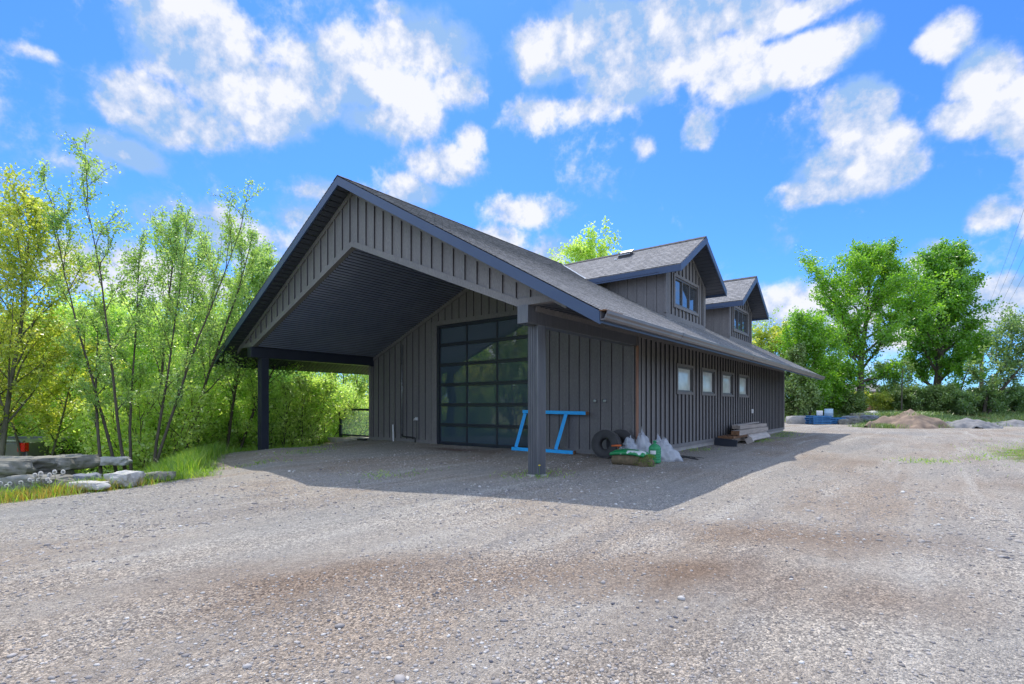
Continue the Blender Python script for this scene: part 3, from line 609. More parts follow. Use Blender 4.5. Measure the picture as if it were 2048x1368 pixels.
# dormers
def dormer(yc, hw, vent=False):
    XF = 5.03; ZR = 6.45; EH = hw+.41; ZE = 5.195; ds = (ZR-ZE)/EH; ov = 5.65; zd = lambda q: ZR-ds*abs(q); zb0 = zr(XF)-.02
    g = MB(); wy0, wy1, wz0, wz1 = -1.02, .98, 4.30, 5.14
    clad(g, (XF, yc, 0), (0, 1, 0), (1, 0, 0), -hw, hw, lambda u: zb0, lambda u: zd(u)-.12, phase=.0, pitch=.30, holes=[(wy0, wy1, wz0, wz1)], kinks=(0,), bw=.07, bt=.035)
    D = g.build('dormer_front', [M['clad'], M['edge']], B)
    g = MB(); g.box(XF, XF+.045, yc-hw, yc+hw, zb0-.02, zb0+.14)
    for s in (-1, 1):
        y0_, y1_ = sorted((yc+s*hw, yc+s*(hw-.12))); y0_ -= .0
        g.box(XF-.02, XF+.048, min(yc+s*(hw+.03), yc+s*(hw-.12)), max(yc+s*(hw+.03), yc+s*(hw-.12)), zb0+.142, zd(hw)-.14)
        g.prism([(XF, yc, zd(0)-.24), (XF, yc+s*hw, zd(hw)-.24), (XF, yc+s*hw, zd(hw)-.12), (XF, yc, zd(0)-.12)], (.04, 0, 0))
    g.build('trim', M['clad'], D)
    for s in (-1, 1):   # cheek walls
        zt_ = zd(hw)-.1; xs0 = (RZ-zt_)/SL
        g = MB(); clad(g, (0, yc+s*hw, 0), (1, 0, 0), (0, s, 0), xs0-.3, XF, lambda u: min(zr(u)-.03, zt_), lambda u: zt_, phase=XF-.28, pitch=.305, bw=.07, bt=.022)
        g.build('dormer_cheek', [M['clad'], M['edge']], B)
    window(B, 'dormer_window', (XF, yc, 0), (0, 1, 0), (1, 0, 0), wy0, wy1, wz0, wz1, .085, .055, M['dglass'], nm=2, depth=.03)
    dcs = 1/math.sqrt(1+ds*ds); S = EH/dcs
    for s in (-1, 1):
        def Lof(q, s=s):
            z = ZE+q*dcs*ds; return (0, ov-(RZ-z)/SL)
        g = MB(); A = (ov, yc+s*EH, ZE)
        shingle_plane(g, A, (-1, 0, 0), (0, -s*dcs, ds*dcs), (0, s*ds*dcs, dcs), Lof, S)
        dr = g.build('dormer_roof', M['shingle'], B)
        g = MB(); xe = (RZ-ZE)/SL; y0_ = yc+s*(EH-.012)
        g.box(xe-.28, ov-.02, min(y0_, y0_-s*.03), max(y0_, y0_-s*.03), ZE-.20, ZE-.012); g.build('fascia', M['navy'], dr)
        g = MB()
        g.prism([(ov-.02, yc+s*.001, ZR-.22), (ov-.02, yc+s*EH, ZE-.22), (ov-.02, yc+s*EH, ZE-.008), (ov-.02, yc+s*.001, ZR-.008)], (.032, 0, 0)); g.build('fascia', M['navy'], dr)
        g = MB(); n = 16
        for k in range(n):   # boarded soffit under the rake overhang
            q0, q1 = EH*k/n, EH*(k+1)/n-.014
            g.prism([(XF+.002, yc+s*q0, zd(q0)-.15), (ov-.02, yc+s*q0, zd(q0)-.15), (ov-.02, yc+s*q1, zd(q1)-.15), (XF+.002, yc+s*q1, zd(q1)-.15)], (0, 0, .03))
        g.face([(xe, yc+s*hw, zd(hw)-.13), (XF, yc+s*hw, zd(hw)-.13), (XF, yc+s*EH, zd(EH)-.15), (xe, yc+s*EH, zd(EH)-.15)])
        g.build('soffit', M['soffit'], dr)
        if s < 0:   # pale valley flashing
            xv, xt = (RZ-ZE)/SL, (RZ-ZR)/SL
            a = Vector((xv, yc-EH, ZE+.02)); c_ = Vector((xt, yc, ZR+.02)); o_ = Vector((.0, -.055, 0))
            g = MB(); g.face([a+o_, a, c_, c_+o_]); g.face([a+Vector((0, 0, .03)), c_+Vector((0, 0, .03)), c_, a]); g.build('valley_flashing', M['flash'], dr)
    g = MB(); xx = ov+.01; k = 0
    while xx > .6:
        for s in (-1, 1):
            g.hexa([(xx, yc, ZR+.006), (xx, yc+s*.15, zd(.15)+.006), (xx-.3, yc+s*.15, zd(.15)+.012), (xx-.3, yc, ZR+.012), (xx, yc, ZR+.024), (xx, yc+s*.155, zd(.15)+.024), (xx-.3, yc+s*.155, zd(.15)+.03), (xx-.3, yc, ZR+.03)])
        xx -= .302
    g.build('ridge_cap', M['shingle'], D)
    if vent:
        g = MB(); vy = yc-.42; vz = zd(.42); g.box(3.0, 3.42, vy-.16, vy+.16, vz-.1, vz+.08); v_ = g.build('roof_vent', M['black'], B)
        g = MB(); g.prism([(3.0, vy-.18, vz+.0), (3.42, vy-.18, vz+.0), (3.42, vy+.14, vz+.20), (3.0, vy+.14, vz+.20)], (0, 0, .03)); g.build('vent_cap', M['galv'], v_)
        g = MB(); g.box(2.9, 2.99, vy-.26, vy-.16, vz-.13, vz-.08); g.build('vent_base', M['white'], v_)
dormer(8.25, 1.70, True); dormer(14.42, 1.62)
# conduit, spigot, outlet on the walls
g = MB(); yy = YF-.06
g.tube([(-3.43, yy, .26), (-3.43, yy, 3.42)], .021, 8); g.tube([(-3.43, yy, 2.0), (-3.43, yy, 2.12)], .032, 8); cd = g.build('conduit_pipe', M['galv'], B, smooth=True)
g = MB(); g.tube([(-3.43, yy, .30), (-3.43, yy, .25), (-3.38, yy, .23), (-2.78, yy, .20), (-2.74, yy, .18), (-2.74, yy, .02)], .026, 8); g.build('elbow_pipe', M['black'], cd, smooth=True)
g = MB(); g.box(-2.71, -2.63, yy-.03, YF, .80, .90); g.tube([(-2.67, yy-.02, .85), (-2.67, yy-.10, .85), (-2.67, yy-.12, .80)], .018, 8); g.build('wall_spigot', M['white'], B)
g = MB(); g.tube([(-2.70, yy+.02, .8), (-2.71, yy+.02, .5), (-2.69, yy+.02, .2)], .007, 6); g.build('cable', M['black'], B)
g = MB(); g.box(WW+.03, WW+.10, 14.78, 14.92, .99, 1.16); g.build('outlet_box', M['white'], B, bevel=.01)
for xq in (4.18, 4.46):
    g = MB(); g.lathe([(0, 0), (.045, 0), (.045, .02), (.03, .03), (0, .03)], 14); g.build('hook', M['galv'], B, mat4=Matrix.Translation((xq, YF-.02, 1.42))@Matrix.Rotation(R(90), 4, 'X'))

# ------------------------------------------------------------------ landing and railing at the left wall
g = MB(); g.box(-7.45, -WW-.04, 3.6, 7.5, -1.0, .06); tag(g.build('concrete_landing', M['concrete'], bevel=.02), 'low pale concrete landing slab beside the left wall', 'slab')
ra = empty('glass_railing', (-7.3, 4.1, .06), 0, 'black framed glass railing panel on the concrete landing', 'railing')
g = MB(); g.box(-.055, .055, -.05, .05, 0, 1.08); g.build('post', M['frame'], ra)
g = MB(); g.box(-.05, 1.94, -.04, .04, 1.05, 1.13); g.build('top_rail', M['frame'], ra)
g = MB(); g.box(.04, 1.94, -.03, .03, .06, .12); g.build('bottom_rail', M['frame'], ra)
g = MB(); g.box(.05, 1.93, -.006, .006, .12, 1.06); g.build('glass_panel', M['rglass'], ra)
g = MB(); g.box(-3.85, -3.45, 2.55, 2.72, 0, .085); tag(g.build('black_block', M['black'], bevel=.01), 'flat black block lying on the gravel by the left wall corner', 'block')
bpy.data.objects['black_block'].location = (-1.45, .9, .02)
g = MB(); g.tube([(-3.70, YF-.22, .03), (-3.90, YF-.08, .62)], .024, 10); tag(g.build('white_pipe_offcut', M['white']), 'short white plastic pipe leaning on the wall left of the glass door', 'pipe')

# ------------------------------------------------------------------ blue trestle
tr = empty('blue_trestle', (2.8, 3.8, .03), 0, 'bright blue wooden trestle frame leaning on the wall behind the porch post', 'trestle')
def bar(name, a, c_, w_, h_, mat, par, bev=.004):
    a = Vector(a); c_ = Vector(c_); d = (c_-a); L = d.length; g = MB(); g.box(-w_/2, w_/2, -h_/2, h_/2, 0, L)
    q = d.to_track_quat('Z', 'Y').to_matrix().to_4x4(); return g.build(name, mat, par, bevel=bev, mat4=Matrix.Translation(a)@q)
bar('top_rail', (-.84, .10, 1.10), (1.20, .10, 1.07), .10, .09, M['blue'], tr)
bar('rail_end', (1.201, .10, 1.07), (1.24, .10, 1.0695), .101, .088, M['woodbrown'], tr)
bar('bottom_rail', (-1.10, -.08, .05), (.93, -.08, .05), .10, .09, M['blue'], tr)
bar('rail_end', (.931, -.08, .05), (.965, -.08, .05), .101, .088, M['woodbrown'], tr)
bar('leg', (-.98, -.07, .10), (-.78, .09, 1.05), .09, .09, M['blue'], tr)
bar('leg', (.36, -.07, .10), (.58, .09, 1.04), .09, .09, M['blue'], tr)

# ------------------------------------------------------------------ tyres
def tyre(loc, rx, rz, label):
    e_ = empty('tyre', loc, 0, label, 'tyre', 'tyres leaning by the wall corner'); e_.rotation_euler = (rx, 0, rz)
    Ro, Ri, wd_ = .345, .135, .125
    prof = [(Ri, -wd_*.72), (Ri+.012, -wd_*.85), (Ri+.05, -wd_), (Ro-.085, -wd_*1.06), (Ro-.035, -wd_*.98), (Ro-.012, -wd_*.86)]
    g = MB(); g.lathe([(r, z) for r, z in prof]+[(r, -z) for r, z in prof[::-1]][6:], 48); 
    g.build('sidewall', M['rubber'], e_, smooth=True, mat4=Matrix.Rotation(R(90), 4, 'X'))
    g = MB(); g.lathe([(r, -z) for r, z in prof], 48); g.lathe([(Ri, -wd_*.72), (Ri-.004, 0), (Ri, wd_*.72)], 48); g.build('sidewall', M['rubber'], e_, smooth=True, mat4=Matrix.Rotation(R(90), 4, 'X'))
    g = MB(); n = 60
    for k in range(n):
        a0, a1 = 2*PI*k/n, 2*PI*(k+.72)/n
        for (z0, z1, sh) in ((-.108, -.062, 0), (-.055, -.004, .03), (.004, .055, 0), (.062, .108, .03)):
            p = []
            for (r) in (Ro-.012, Ro+.002):
                for (a, z) in ((a0+sh, z0), (a1+sh, z0), (a1+sh, z1), (a0+sh, z1)): p.append((r*math.cos(a), r*math.sin(a), z))
            g.hexa(p)
    g.lathe([(Ro-.012, -wd_*.86), (Ro-.010, 0), (Ro-.012, wd_*.86)], 60)
    g.build('tread', M['tread'], e_, mat4=Matrix.Rotation(R(90), 4, 'X'))
    g = MB(); g.lathe([(Ri+.014, -wd_*.86), (Ri+.018, -wd_*.93), (Ri+.03, -wd_*.96), (Ri+.034, -wd_*.9)], 48)
    g.build('bead', M['tread'], e_, smooth=True, mat4=Matrix.Rotation(R(90), 4, 'X'))
tyre((4.80, 3.46, .36), R(-9), R(8), 'worn black tyre leaning in front, nearer the blue trestle')
tyre((5.03, 3.80, .365), R(-6), R(14), 'black tyre half hidden behind the front tyre at the wall corner')

# ------------------------------------------------------------------ rubbish at the corner
def blob(name, mat, parent, base, size, seed, peak=None, amp=.25, freq=3.0, sub=4):
    bm = bmesh.new(); bmesh.ops.create_icosphere(bm, subdivisions=sub, radius=1); rs = Vector((seed*7.3, seed*3.1, seed))
    for v in bm.verts:
        d = v.co.normalized(); n1 = mnoise.noise(d*freq+rs); n2 = mnoise.noise(d*freq*3+rs); n3 = 1-abs(mnoise.noise(d*freq*1.7+rs))*2
        r = 1+amp*n1+amp*.4*n2+amp*.5*n3
        p = d*r
        if peak:
            k = max(0, d.z)**2.0; p.x = p.x*(1-.55*k)+peak[0]*k; p.y = p.y*(1-.55*k)+peak[1]*k; p.z = p.z*(1+peak[2]*k)
        if p.z < -.35: p.z = -.35+(p.z+.35)*.12
        v.co = Vector((p.x*size[0], p.y*size[1], (p.z+.38)*size[2]))
    me = bpy.data.meshes.new(name); bm.to_mesh(me); bm.free(); me.materials.append(mat); me.polygons.foreach_set('use_smooth', [True]*len(me.polygons))
    o = bpy.data.objects.new(name, me); COL.objects.link(o); o.location = base
    if parent: o.parent = parent
    return o
m, t, b = new_mat('thin_white_plastic')
b.inputs['Base Color'].default_value = (.72, .76, .84, 1); b.inputs['Roughness'].default_value = .28; b.inputs['Alpha'].default_value = .68
n_ = tnoise(t, 9, 6, .6); bump(t, b, n_, 1.0, .05); b.inputs['Transmission Weight'].default_value = .25; M['bagwhite'] = m
m, t, b = new_mat('clear_plastic_film')
b.inputs['Base Color'].default_value = (.62, .68, .78, 1); b.inputs['Roughness'].default_value = .22; b.inputs['Alpha'].default_value = .6
bump(t, b, tnoise(t, 8, 6, .6), 1.0, .05); M['bagclear'] = m
tag(blob('plastic_bag', M['bagclear'], None, (5.47, 3.30, .0), (.25, .19, .31), 1, (.15, .1, .30), amp=.34), 'clear crumpled plastic bag of rubbish nearest the tyres', 'bag', 'plastic bags heaped at the corner')
tag(blob('plastic_bag', M['bagwhite'], None, (5.72, 3.52, .0), (.24, .20, .36), 2, (-.05, 0, .45), amp=.34), 'white plastic bag with a tall pointed top, middle of the heap', 'bag', 'plastic bags heaped at the corner')
tag(blob('plastic_bag', M['bagwhite'], None, (6.10, 3.86, .0), (.33, .22, .29), 3, (-.45, .1, .45), amp=.3), 'white plastic bag sloping down to the right behind the green jug', 'bag', 'plastic bags heaped at the corner')
pk = MB(); pk.lathe([(0, 0), (.055, 0), (.06, .02), (.06, .09), (.05, .11), (0, .11)], 14, (5.55, 3.02, .20)); tag(pk.build('yellow_tub', plain('yellow_plastic', (.62, .42, .05), None, .5, 3, 0), smooth=True), 'small yellow tub in the clear bag', 'tub')
m, t, b = new_mat('green_jug_plastic'); b.inputs['Base Color'].default_value = (.10, .50, .24, 1); b.inputs['Roughness'].default_value = .16
b.inputs['Transmission Weight'].default_value = .55; b.inputs['IOR'].default_value = 1.2; M['jug'] = m
jg = empty('water_jug', (6.14, 3.22, .015), 0, 'green ribbed plastic water jug in front of the white bags', 'jug')
pr = [(0, 0), (.11, 0), (.132, .02)]
for k in range(5): z = .035+k*.052; pr += [(.136, z), (.136, z+.034), (.128, z+.040), (.128, z+.046)]
pr += [(.136, .30), (.134, .33), (.115, .375), (.075, .41), (.04, .425), (.032, .44), (.032, .475)]
g = MB(); g.lathe(pr, 32); g.build('bottle', M['jug'], jg, smooth=True)
g = MB(); g.lathe([(.0, .50), (.036, .50), (.038, .495), (.038, .455), (.034, .455)], 20); g.build('cap', plain('green_cap', (.03, .28, .12), None, .4, 3, 0), jg, smooth=True)
g = MB()
for k in range(6):
    a0 = R(-112+k*9); a1 = a0+R(9); g.face([(.1385*math.cos(a0), .1385*math.sin(a0), .205), (.1385*math.cos(a1), .1385*math.sin(a1), .205), (.1385*math.cos(a1), .1385*math.sin(a1), .285), (.1385*math.cos(a0), .1385*math.sin(a0), .285)])
g.build('paper_label', M['white'], jg)
# sod roll
soilm = plain('soil_backing', (.19, .14, .085), (.10, .085, .05), .95, 14, 1.0, 60)
sr = empty('sod_roll', (5.90, 2.52, .12), R(4), 'brown roll of turf with one grassy end lying in front of the jug', 'turf roll')
g = MB(); n = 40; rows = 26
for k in range(rows+1):
    x = -.40+.62*k/rows
    for j in range(n):
        a = 2*PI*j/n; r = .125+.010*mnoise.noise(Vector((x*9, math.cos(a)*2.5, math.sin(a)*2.5)))+.004*mnoise.noise(Vector((x*60, math.cos(a)*14, math.sin(a)*14)))
        g.v.append((x, r*math.cos(a), r*math.sin(a)))
for k in range(rows):
    for j in range(n): g.f.append((k*n+j, k*n+(j+1) % n, (k+1)*n+(j+1) % n, (k+1)*n+j)); g.uv.append(None); g.mi.append(0)
g.f.append(tuple(range(n))); g.f.append(tuple(range(rows*n, rows*n+n))[::-1]); g.uv += [None]*2; g.mi += [0]*2
g.build('soil_layer', soilm, sr, smooth=True)
o = blob('turf_fold', soilm, None, (.28, .03, -.12), (.20, .15, .17), 9, None, .18); o.parent = sr
rg = np.random.default_rng(4); nb = 2600
a = rg.uniform(0, 2*PI, nb); ux = rg.uniform(.08, .50, nb); rr_ = .13*np.sqrt(np.clip(1-((ux-.27)/.25)**2*.5, .1, 1))
P = np.column_stack([ux, rr_*np.cos(a)*1.05+.02, rr_*np.sin(a)]); D_ = np.column_stack([rg.normal(0.2, .5, nb), np.cos(a), np.sin(a)*.6-.1])+rg.normal(0, .4, (nb, 3)); D_ /= np.linalg.norm(D_, axis=1)[:, None]
S_ = np.cross(D_, rg.normal(0, 1, (nb, 3))); S_ /= np.linalg.norm(S_, axis=1)[:, None]; L_ = rg.uniform(.02, .06, nb)[:, None]
V = np.stack([P-S_*.003, P+S_*.003, P+D_*L_], 1).reshape(-1, 3); npmesh('grass', V, np.arange(nb*3).reshape(-1, 3), M['lf_grass'], sr, rg.uniform(0, .8, nb))
# bag of seed lying on the roll
m, t, b = new_mat('green_printed_sack')
c = ramp(t, tnoise(t, 5, 3, .5), [(.46, (.01, .22, .07)), (.56, (.02, .30, .10)), (.60, (.62, .68, .68)), (.7, (.70, .74, .74))])
t.links.new(c, b.inputs['Base Color']); b.inputs['Roughness'].default_value = .3; bump(t, b, tnoise(t, 14, 5), .6, .02); M['greenbag'] = m
bm = bmesh.new(); bmesh.ops.create_grid(bm, x_segments=36, y_segments=18, size=1); top = list(bm.verts)
for v in top:
    x, y = v.co.x, v.co.y; th = (max(0, 1-x**4)**.5)*(max(0, 1-y**4)**.5); v.co = Vector((x*.38+.01*math.sin(y*9), y*.17, .012+.055*th+.012*mnoise.noise(Vector((x*3, y*3, 2)))-.05*x*x*.5))
r_ = bmesh.ops.extrude_face_region(bm, geom=list(bm.faces)); 
for v in [e for e in r_['geom'] if isinstance(e, bmesh.types.BMVert)]: v.co.z = -.02-.04*(v.co.x/.38)**2
bmesh.ops.recalc_face_normals(bm, faces=bm.faces)
me = bpy.data.meshes.new('seed_sack'); bm.to_mesh(me); bm.free(); me.materials.append(M['greenbag']); me.polygons.foreach_set('use_smooth', [True]*len(me.polygons))
o = bpy.data.objects.new('seed_sack', me); COL.objects.link(o); o.location = (5.84, 2.56, .275); o.rotation_euler = (R(4), R(1), R(6)); tag(o, 'flat green and white printed sack lying on top of the turf roll', 'sack')
# orange handled tool
tl = empty('hand_tool', (5.35, 3.0, .02), 0, 'garden tool with orange cross handle leaning beside the tyres', 'tool')
g = MB(); g.tube([(-.16, 0, .345), (-.05, .0, .355), (.10, 0, .365)], .022, 10); g.build('grip', M['orange'], tl, smooth=True)
g = MB(); g.tube([(-.02, 0, .35), (.08, -.02, .18), (.20, -.04, .02)], .012, 8); g.build('shaft', M['woodbrown'], tl, smooth=True)
g = MB(); g.tube([(.10, .0, .365), (.16, .0, .37)], .028, 10); g.build('collar', M['black'], tl, smooth=True)
g = MB(); g.tube([(.14, -.02, .36), (.22, -.03, .24), (.30, -.04, .12)], .016, 8); tag(g.build('folded_blade', M['galv'], tl, smooth=True))
# rods on the gravel right of the heap
for k in range(7):
    rr = random.Random(60+k); x, y = 6.05+rr.uniform(-.1, .2), 4.55+rr.uniform(-.45, .3); a = rr.uniform(-.4, .5)
    g = MB(); L = rr.uniform(.4, .7); g.tube([(0, 0, .02), (L*.5, L*.5*a, .035+rr.uniform(0, .03)), (L, L*a*.6+.05, .012)], .008, 6)
    o = g.build('bent_rod', M['black']); o.location = (x, y, 0.01*k); 
    tag(o, 'thin dark bent rod lying on the gravel right of the white bags', 'rod', 'thin bent rods on the gravel')

# ------------------------------------------------------------------ lumber by the side wall
def board(name, x0, x1, y0, y1, z0, z1, mat, label, cat='board', rot=None, ends=None, grp='lumber stacked along the side wall'):
    c_ = ((x0+x1)/2, (y0+y1)/2, (z0+z1)/2); e_ = MB(); hx, hy, hz = (x1-x0)/2, (y1-y0)/2, (z1-z0)/2
    e_.box(-hx, hx, -hy, hy, -hz, hz)
    o_ = e_.build(name, [mat], bevel=.006); o_.location = c_
    if rot: o_.rotation_euler = rot
    tag(o_, label, cat, grp)
    if ends:
        q = MB(); q.box(-hx*.97, hx*.97, -hy-.004, -hy+.01, -hz*.94, hz*.94); q.build('end_grain', ends, o_)
    return o_
board('dark_panel', 5.55, 6.25, 9.36, 9.40, 0, .235, M['frame'], 'dark blue-grey panel standing on edge at the near end of the lumber', 'panel', (R(-10), R(4), 0))
board('timber_beam', 5.80, 6.07, 10.2, 14.6, .31, .47, M['wood'], 'long thick timber with a brown sawn end on the lumber pile', 'timber', (0, 0, R(1)), M['woodbrown'])
board('plank', 5.50, 6.0, 9.9, 13.0, .215, .29, M['woodbrown'], 'thin brown plank lying under the thick timber', 'board')
board('timber_beam', 5.62, 5.90, 11.3, 14.7, .475, .60, M['wood'], 'shorter grey timber resting on top of the brown-ended timber', 'timber', (0, 0, R(-2)))
board('plank', 5.50, 5.72, 11.4, 14.7, .606, .635, M['wood2'], 'thin pale plank topmost on the lumber pile', 'board', (R(.6), 0, R(1)))
board('timber_beam', 5.42, 5.78, 10.4, 13.8, .05, .21, M['wood'], 'grey timber at the bottom against the wall', 'timber')
board('wide_board', 5.98, 6.06, 11.6, 14.6, .02, .36, M['wood2'], 'wide pale board leaning on the outer side of the lumber pile', 'board', (0, R(-38), R(1)))
board('wood_block', 6.02, 6.25, 11.25, 11.42, .0, .2, M['wood2'], 'small pale block propped at the foot of the wide board', 'block', (0, R(-25), R(5)))
board('timber_beam', 5.7, 5.95, 11.6, 15.2, .05, .2, M['wood'], 'weathered timber on the ground under the far end of the pile', 'timber', (0, 0, R(-1)))

# ------------------------------------------------------------------ foliage builders
def leaves(rng, P, size, spread, mat, parent=None, name='foliage', asp=.62, upbias=.5, clump=None, cl=.5):
    n = len(P); P = P+rng.normal(0, spread, (n, 3))
    d = rng.normal(0, 1, (n, 3)); d[:, 2] -= .25; d /= np.linalg.norm(d, axis=1)[:, None]
    nn = rng.normal(0, 1, (n, 3)); nn[:, 2] += upbias*2; s_ = np.cross(nn, d); s_ /= np.linalg.norm(s_, axis=1)[:, None]+1e-9
    L = (size*rng.uniform(.6, 1.35, n))[:, None]; nr = np.cross(d, s_)
    V = np.stack([P, P+d*L*.5+s_*L*asp*.5, P+d*L+nr*L*.12, P+d*L*.5-s_*L*asp*.5], 1).reshape(-1, 3)
    base = rng.uniform(0, 1, n) if clump is None else np.clip(cl*clump+(1-cl)*rng.uniform(0, 1, n), 0, 1)
    return npmesh(name, V, np.arange(n*4).reshape(-1, 4), mat, parent, base)
def skeleton(rng, H, spread, r0, clear, nl1, nl2, nl3, elev, nstem=1, stemang=.12, shape='oval', wind=0.0, wander=.06, l2f=.5):
    segs = []; tw = []
    def path(p, d, L, r, n, w, up, rend=.3):
        pts = [p]; rs = [r]; d = d/np.linalg.norm(d)
        for k in range(n):
            d = d+rng.normal(0, w, 3)+np.array([wind*.05, 0, up]); d /= np.linalg.norm(d); p = p+d*L/n; pts.append(p); rs.append(r*(1-(1-rend)*(k+1)/n))
        return np.array(pts), rs
    for st in range(nstem):
        a = 2*PI*(st+rng.uniform(0, .6))/max(nstem, 1); t0 = 0 if nstem == 1 else stemang*rng.uniform(.6, 1.4)
        d = np.array([math.cos(a)*t0+wind*.08, math.sin(a)*t0, 1.0]); hs = H*rng.uniform(.8, 1) if nstem > 1 else H*.94
        tp, tr_ = path(np.array([0, 0, -.15])+np.array([math.cos(a), math.sin(a), 0])*(.06*nstem if nstem > 1 else 0), d, hs, r0/(nstem**.45), 12, wander*.6, .02, .12)
        segs.append((tp, tr_)); ga = rng.uniform(0, 6)
        for i in range(nl1):
            s = clear+(1-clear)*(i+.5)/nl1; q = s*12; k = min(int(q), 11); p = tp[k]+(tp[k+1]-tp[k])*(q-k); ga += 2.4+rng.uniform(-.4, .4)
            if shape == 'oval': sh = math.sin(PI*min(1, max(.12, (s-clear)/(1-clear)*.88+.16)))**.7
            elif shape == 'vase': sh = .45+.75*(s-clear)/(1-clear) if s < .8 else .9
            elif shape == 'round': sh = math.sqrt(max(.08, 1-((s-clear)/(1-clear)*1.75-.8)**2))
            else: sh = 1.05-.8*s
            el = elev+(.5*(s-clear))+rng.uniform(-.15, .15); L = spread*sh*rng.uniform(.75, 1.15)/(1 if nstem == 1 else 1.35)
            d = np.array([math.cos(ga)*math.cos(el), math.sin(ga)*math.cos(el), math.sin(el)])
            lp, lr = path(p, d, L, max(.012, tr_[k]*.5), 7, wander*1.6, .05, .25); segs.append((lp, lr)); tw.append((lp[3:], s))
            for j in range(nl2):
                s2 = .25+.75*(j+rng.uniform(0, 1))/nl2; q2 = min(s2*7, 6.99); k2 = int(q2); p2 = lp[k2]+(lp[k2+1]-lp[k2])*(q2-k2)
                d1 = lp[k2+1]-lp[k2]; d1 /= np.linalg.norm(d1); d2 = d1*.8+rng.normal(0, .55, 3)+np.array([0, 0, .2]); L2 = L*l2f*(1.15-.5*s2)*rng.uniform(.7, 1.2)
                bp_, br_ = path(p2, d2, L2, max(.007, lr[k2]*.5), 4, wander*2, .04, .3); segs.append((bp_, br_)); tw.append((bp_, s))
                for m_ in range(nl3):
                    k3 = rng.integers(1, 5); p3 = bp_[k3]; d3 = (bp_[k3]-bp_[k3-1]); d3 = d3/np.linalg.norm(d3)+rng.normal(0, .6, 3)
                    tp3, tr3 = path(p3, d3, L2*.5*rng.uniform(.6, 1.3), max(.004, br_[k3-1]*.5), 2, .1, 0, .4); segs.append((tp3, tr3)); tw.append((tp3, s))
        tw.append((tp[9:], 1.0))
    return segs, tw
def tubes(segs, ns=5, minr=.003):
    V = []; F = []; i = 0
    for pts, rs in segs:
        n = len(pts); k = ns if rs[0] > .02 else 3
        d = np.gradient(pts, axis=0); d /= np.linalg.norm(d, axis=1)[:, None]+1e-9
        ref = np.array([1., 0, 0]) if abs(d[0, 0]) < .8 else np.array([0, 1., 0])
        a = np.cross(d, ref); a /= np.linalg.norm(a, axis=1)[:, None]; b_ = np.cross(d, a); q = 2*PI*np.arange(k)/k
        r = np.maximum(np.array(rs), minr)[:, None, None]
        V.append((pts[:, None, :]+(a[:, None, :]*np.cos(q)[None, :, None]+b_[:, None, :]*np.sin(q)[None, :, None])*r).reshape(-1, 3))
        g_ = i+np.arange(n*k).reshape(n, k); F.append(np.stack([g_[:-1], np.roll(g_[:-1], -1, 1), np.roll(g_[1:], -1, 1), g_[1:]], -1).reshape(-1, 4)); i += n*k
    return np.concatenate(V), np.concatenate(F)
def tree(name, label, cat, loc, seed, H, spread, r0, clear, nl1, nl2, nl3, elev, nleaf, lsize, lspread, lmat, bmat='bark', group=None, rz=0, cl=.6, upbias=.5, **kw):
    rng = np.random.default_rng(seed); e_ = empty(name, loc, rz, label, cat, group)
    segs, tw = skeleton(rng, H, spread, r0, clear, nl1, nl2, nl3, elev, **kw)
    V, F = tubes(segs); npmesh('trunk', V, F, M[bmat], e_, smooth=True)
    A = []; Bq = []; Wt = []; ci = []
    for i, (p, s) in enumerate(tw):
        A.append(p[:-1]); Bq.append(p[1:]); Wt.append(np.linalg.norm(p[1:]-p[:-1], axis=1)); ci.append(np.full(len(p)-1, i))
    A = np.concatenate(A); Bq = np.concatenate(Bq); Wt = np.concatenate(Wt)+.02; ci = np.concatenate(ci)
    idx = rng.choice(len(A), nleaf, p=Wt/Wt.sum()); f = rng.uniform(0, 1, (nleaf, 1)); crnd = rng.uniform(0, 1, len(tw))[ci[idx]]
    leaves(rng, A[idx]+(Bq[idx]-A[idx])*f, lsize, lspread, M[lmat], e_, 'crown', clump=crnd, cl=cl, upbias=upbias)
    return e_
def put(src, loc, rz, sc, label, group=None):
    c_ = copy_tree(src); c_.location = loc; c_.rotation_euler = (0, 0, rz); c_.scale = (sc, sc, sc) if not isinstance(sc, tuple) else sc
    c_['label'] = label
    if group: c_['group'] = group
    return c_
def on(u, d, dz=0): x, y, _ = at(u, d); return (x, y, gh(x, y)+dz)

# left foreground trees
tree('maple_tree', 'tall yellow-green young maple at the far left edge', 'tree', on(-10, 12.5), 11, 8.4, 3.3, .10, .20, 24, 7, 3, .80, 30000, .080, .06, 'lf_yellow', 'bark2', wander=.05, nstem=2, stemang=.16, cl=.55, l2f=.42)
tree('maple_sapling', 'low yellow-leaved maple sapling above the boulders', 'tree', on(75, 14.5), 12, 5.4, 2.5, .06, .34, 13, 6, 3, .5, 17000, .085, .07, 'lf_yellow', 'bark2', nstem=2, stemang=.2)
tree('willow_tree', 'slim airy many-stemmed tree left of the porch, tallest of the green ones', 'tree', on(272, 12.6), 13, 7.1, 1.5, .085, .26, 11, 6, 3, .95, 21000, .058, .055, 'lf_willow', nstem=5, stemang=.20, wander=.05, shape='vase', cl=.4)
tree('leaning_sapling', 'thin leaning sapling rising from behind the white boulder', 'tree', on(212, 11.9), 14, 5.6, .9, .045, .30, 9, 4, 3, .9, 3600, .06, .05, 'lf_willow', nstem=1, wander=.09, wind=-1.0, cl=.4)
tree('willow_tree', 'airy tree with ascending limbs just left of the gable eave', 'tree', on(345, 16.0), 15, 9.2, 2.4, .10, .26, 14, 7, 3, .95, 22000, .072, .07, 'lf_willow', nstem=3, stemang=.14, wind=.8, cl=.4)
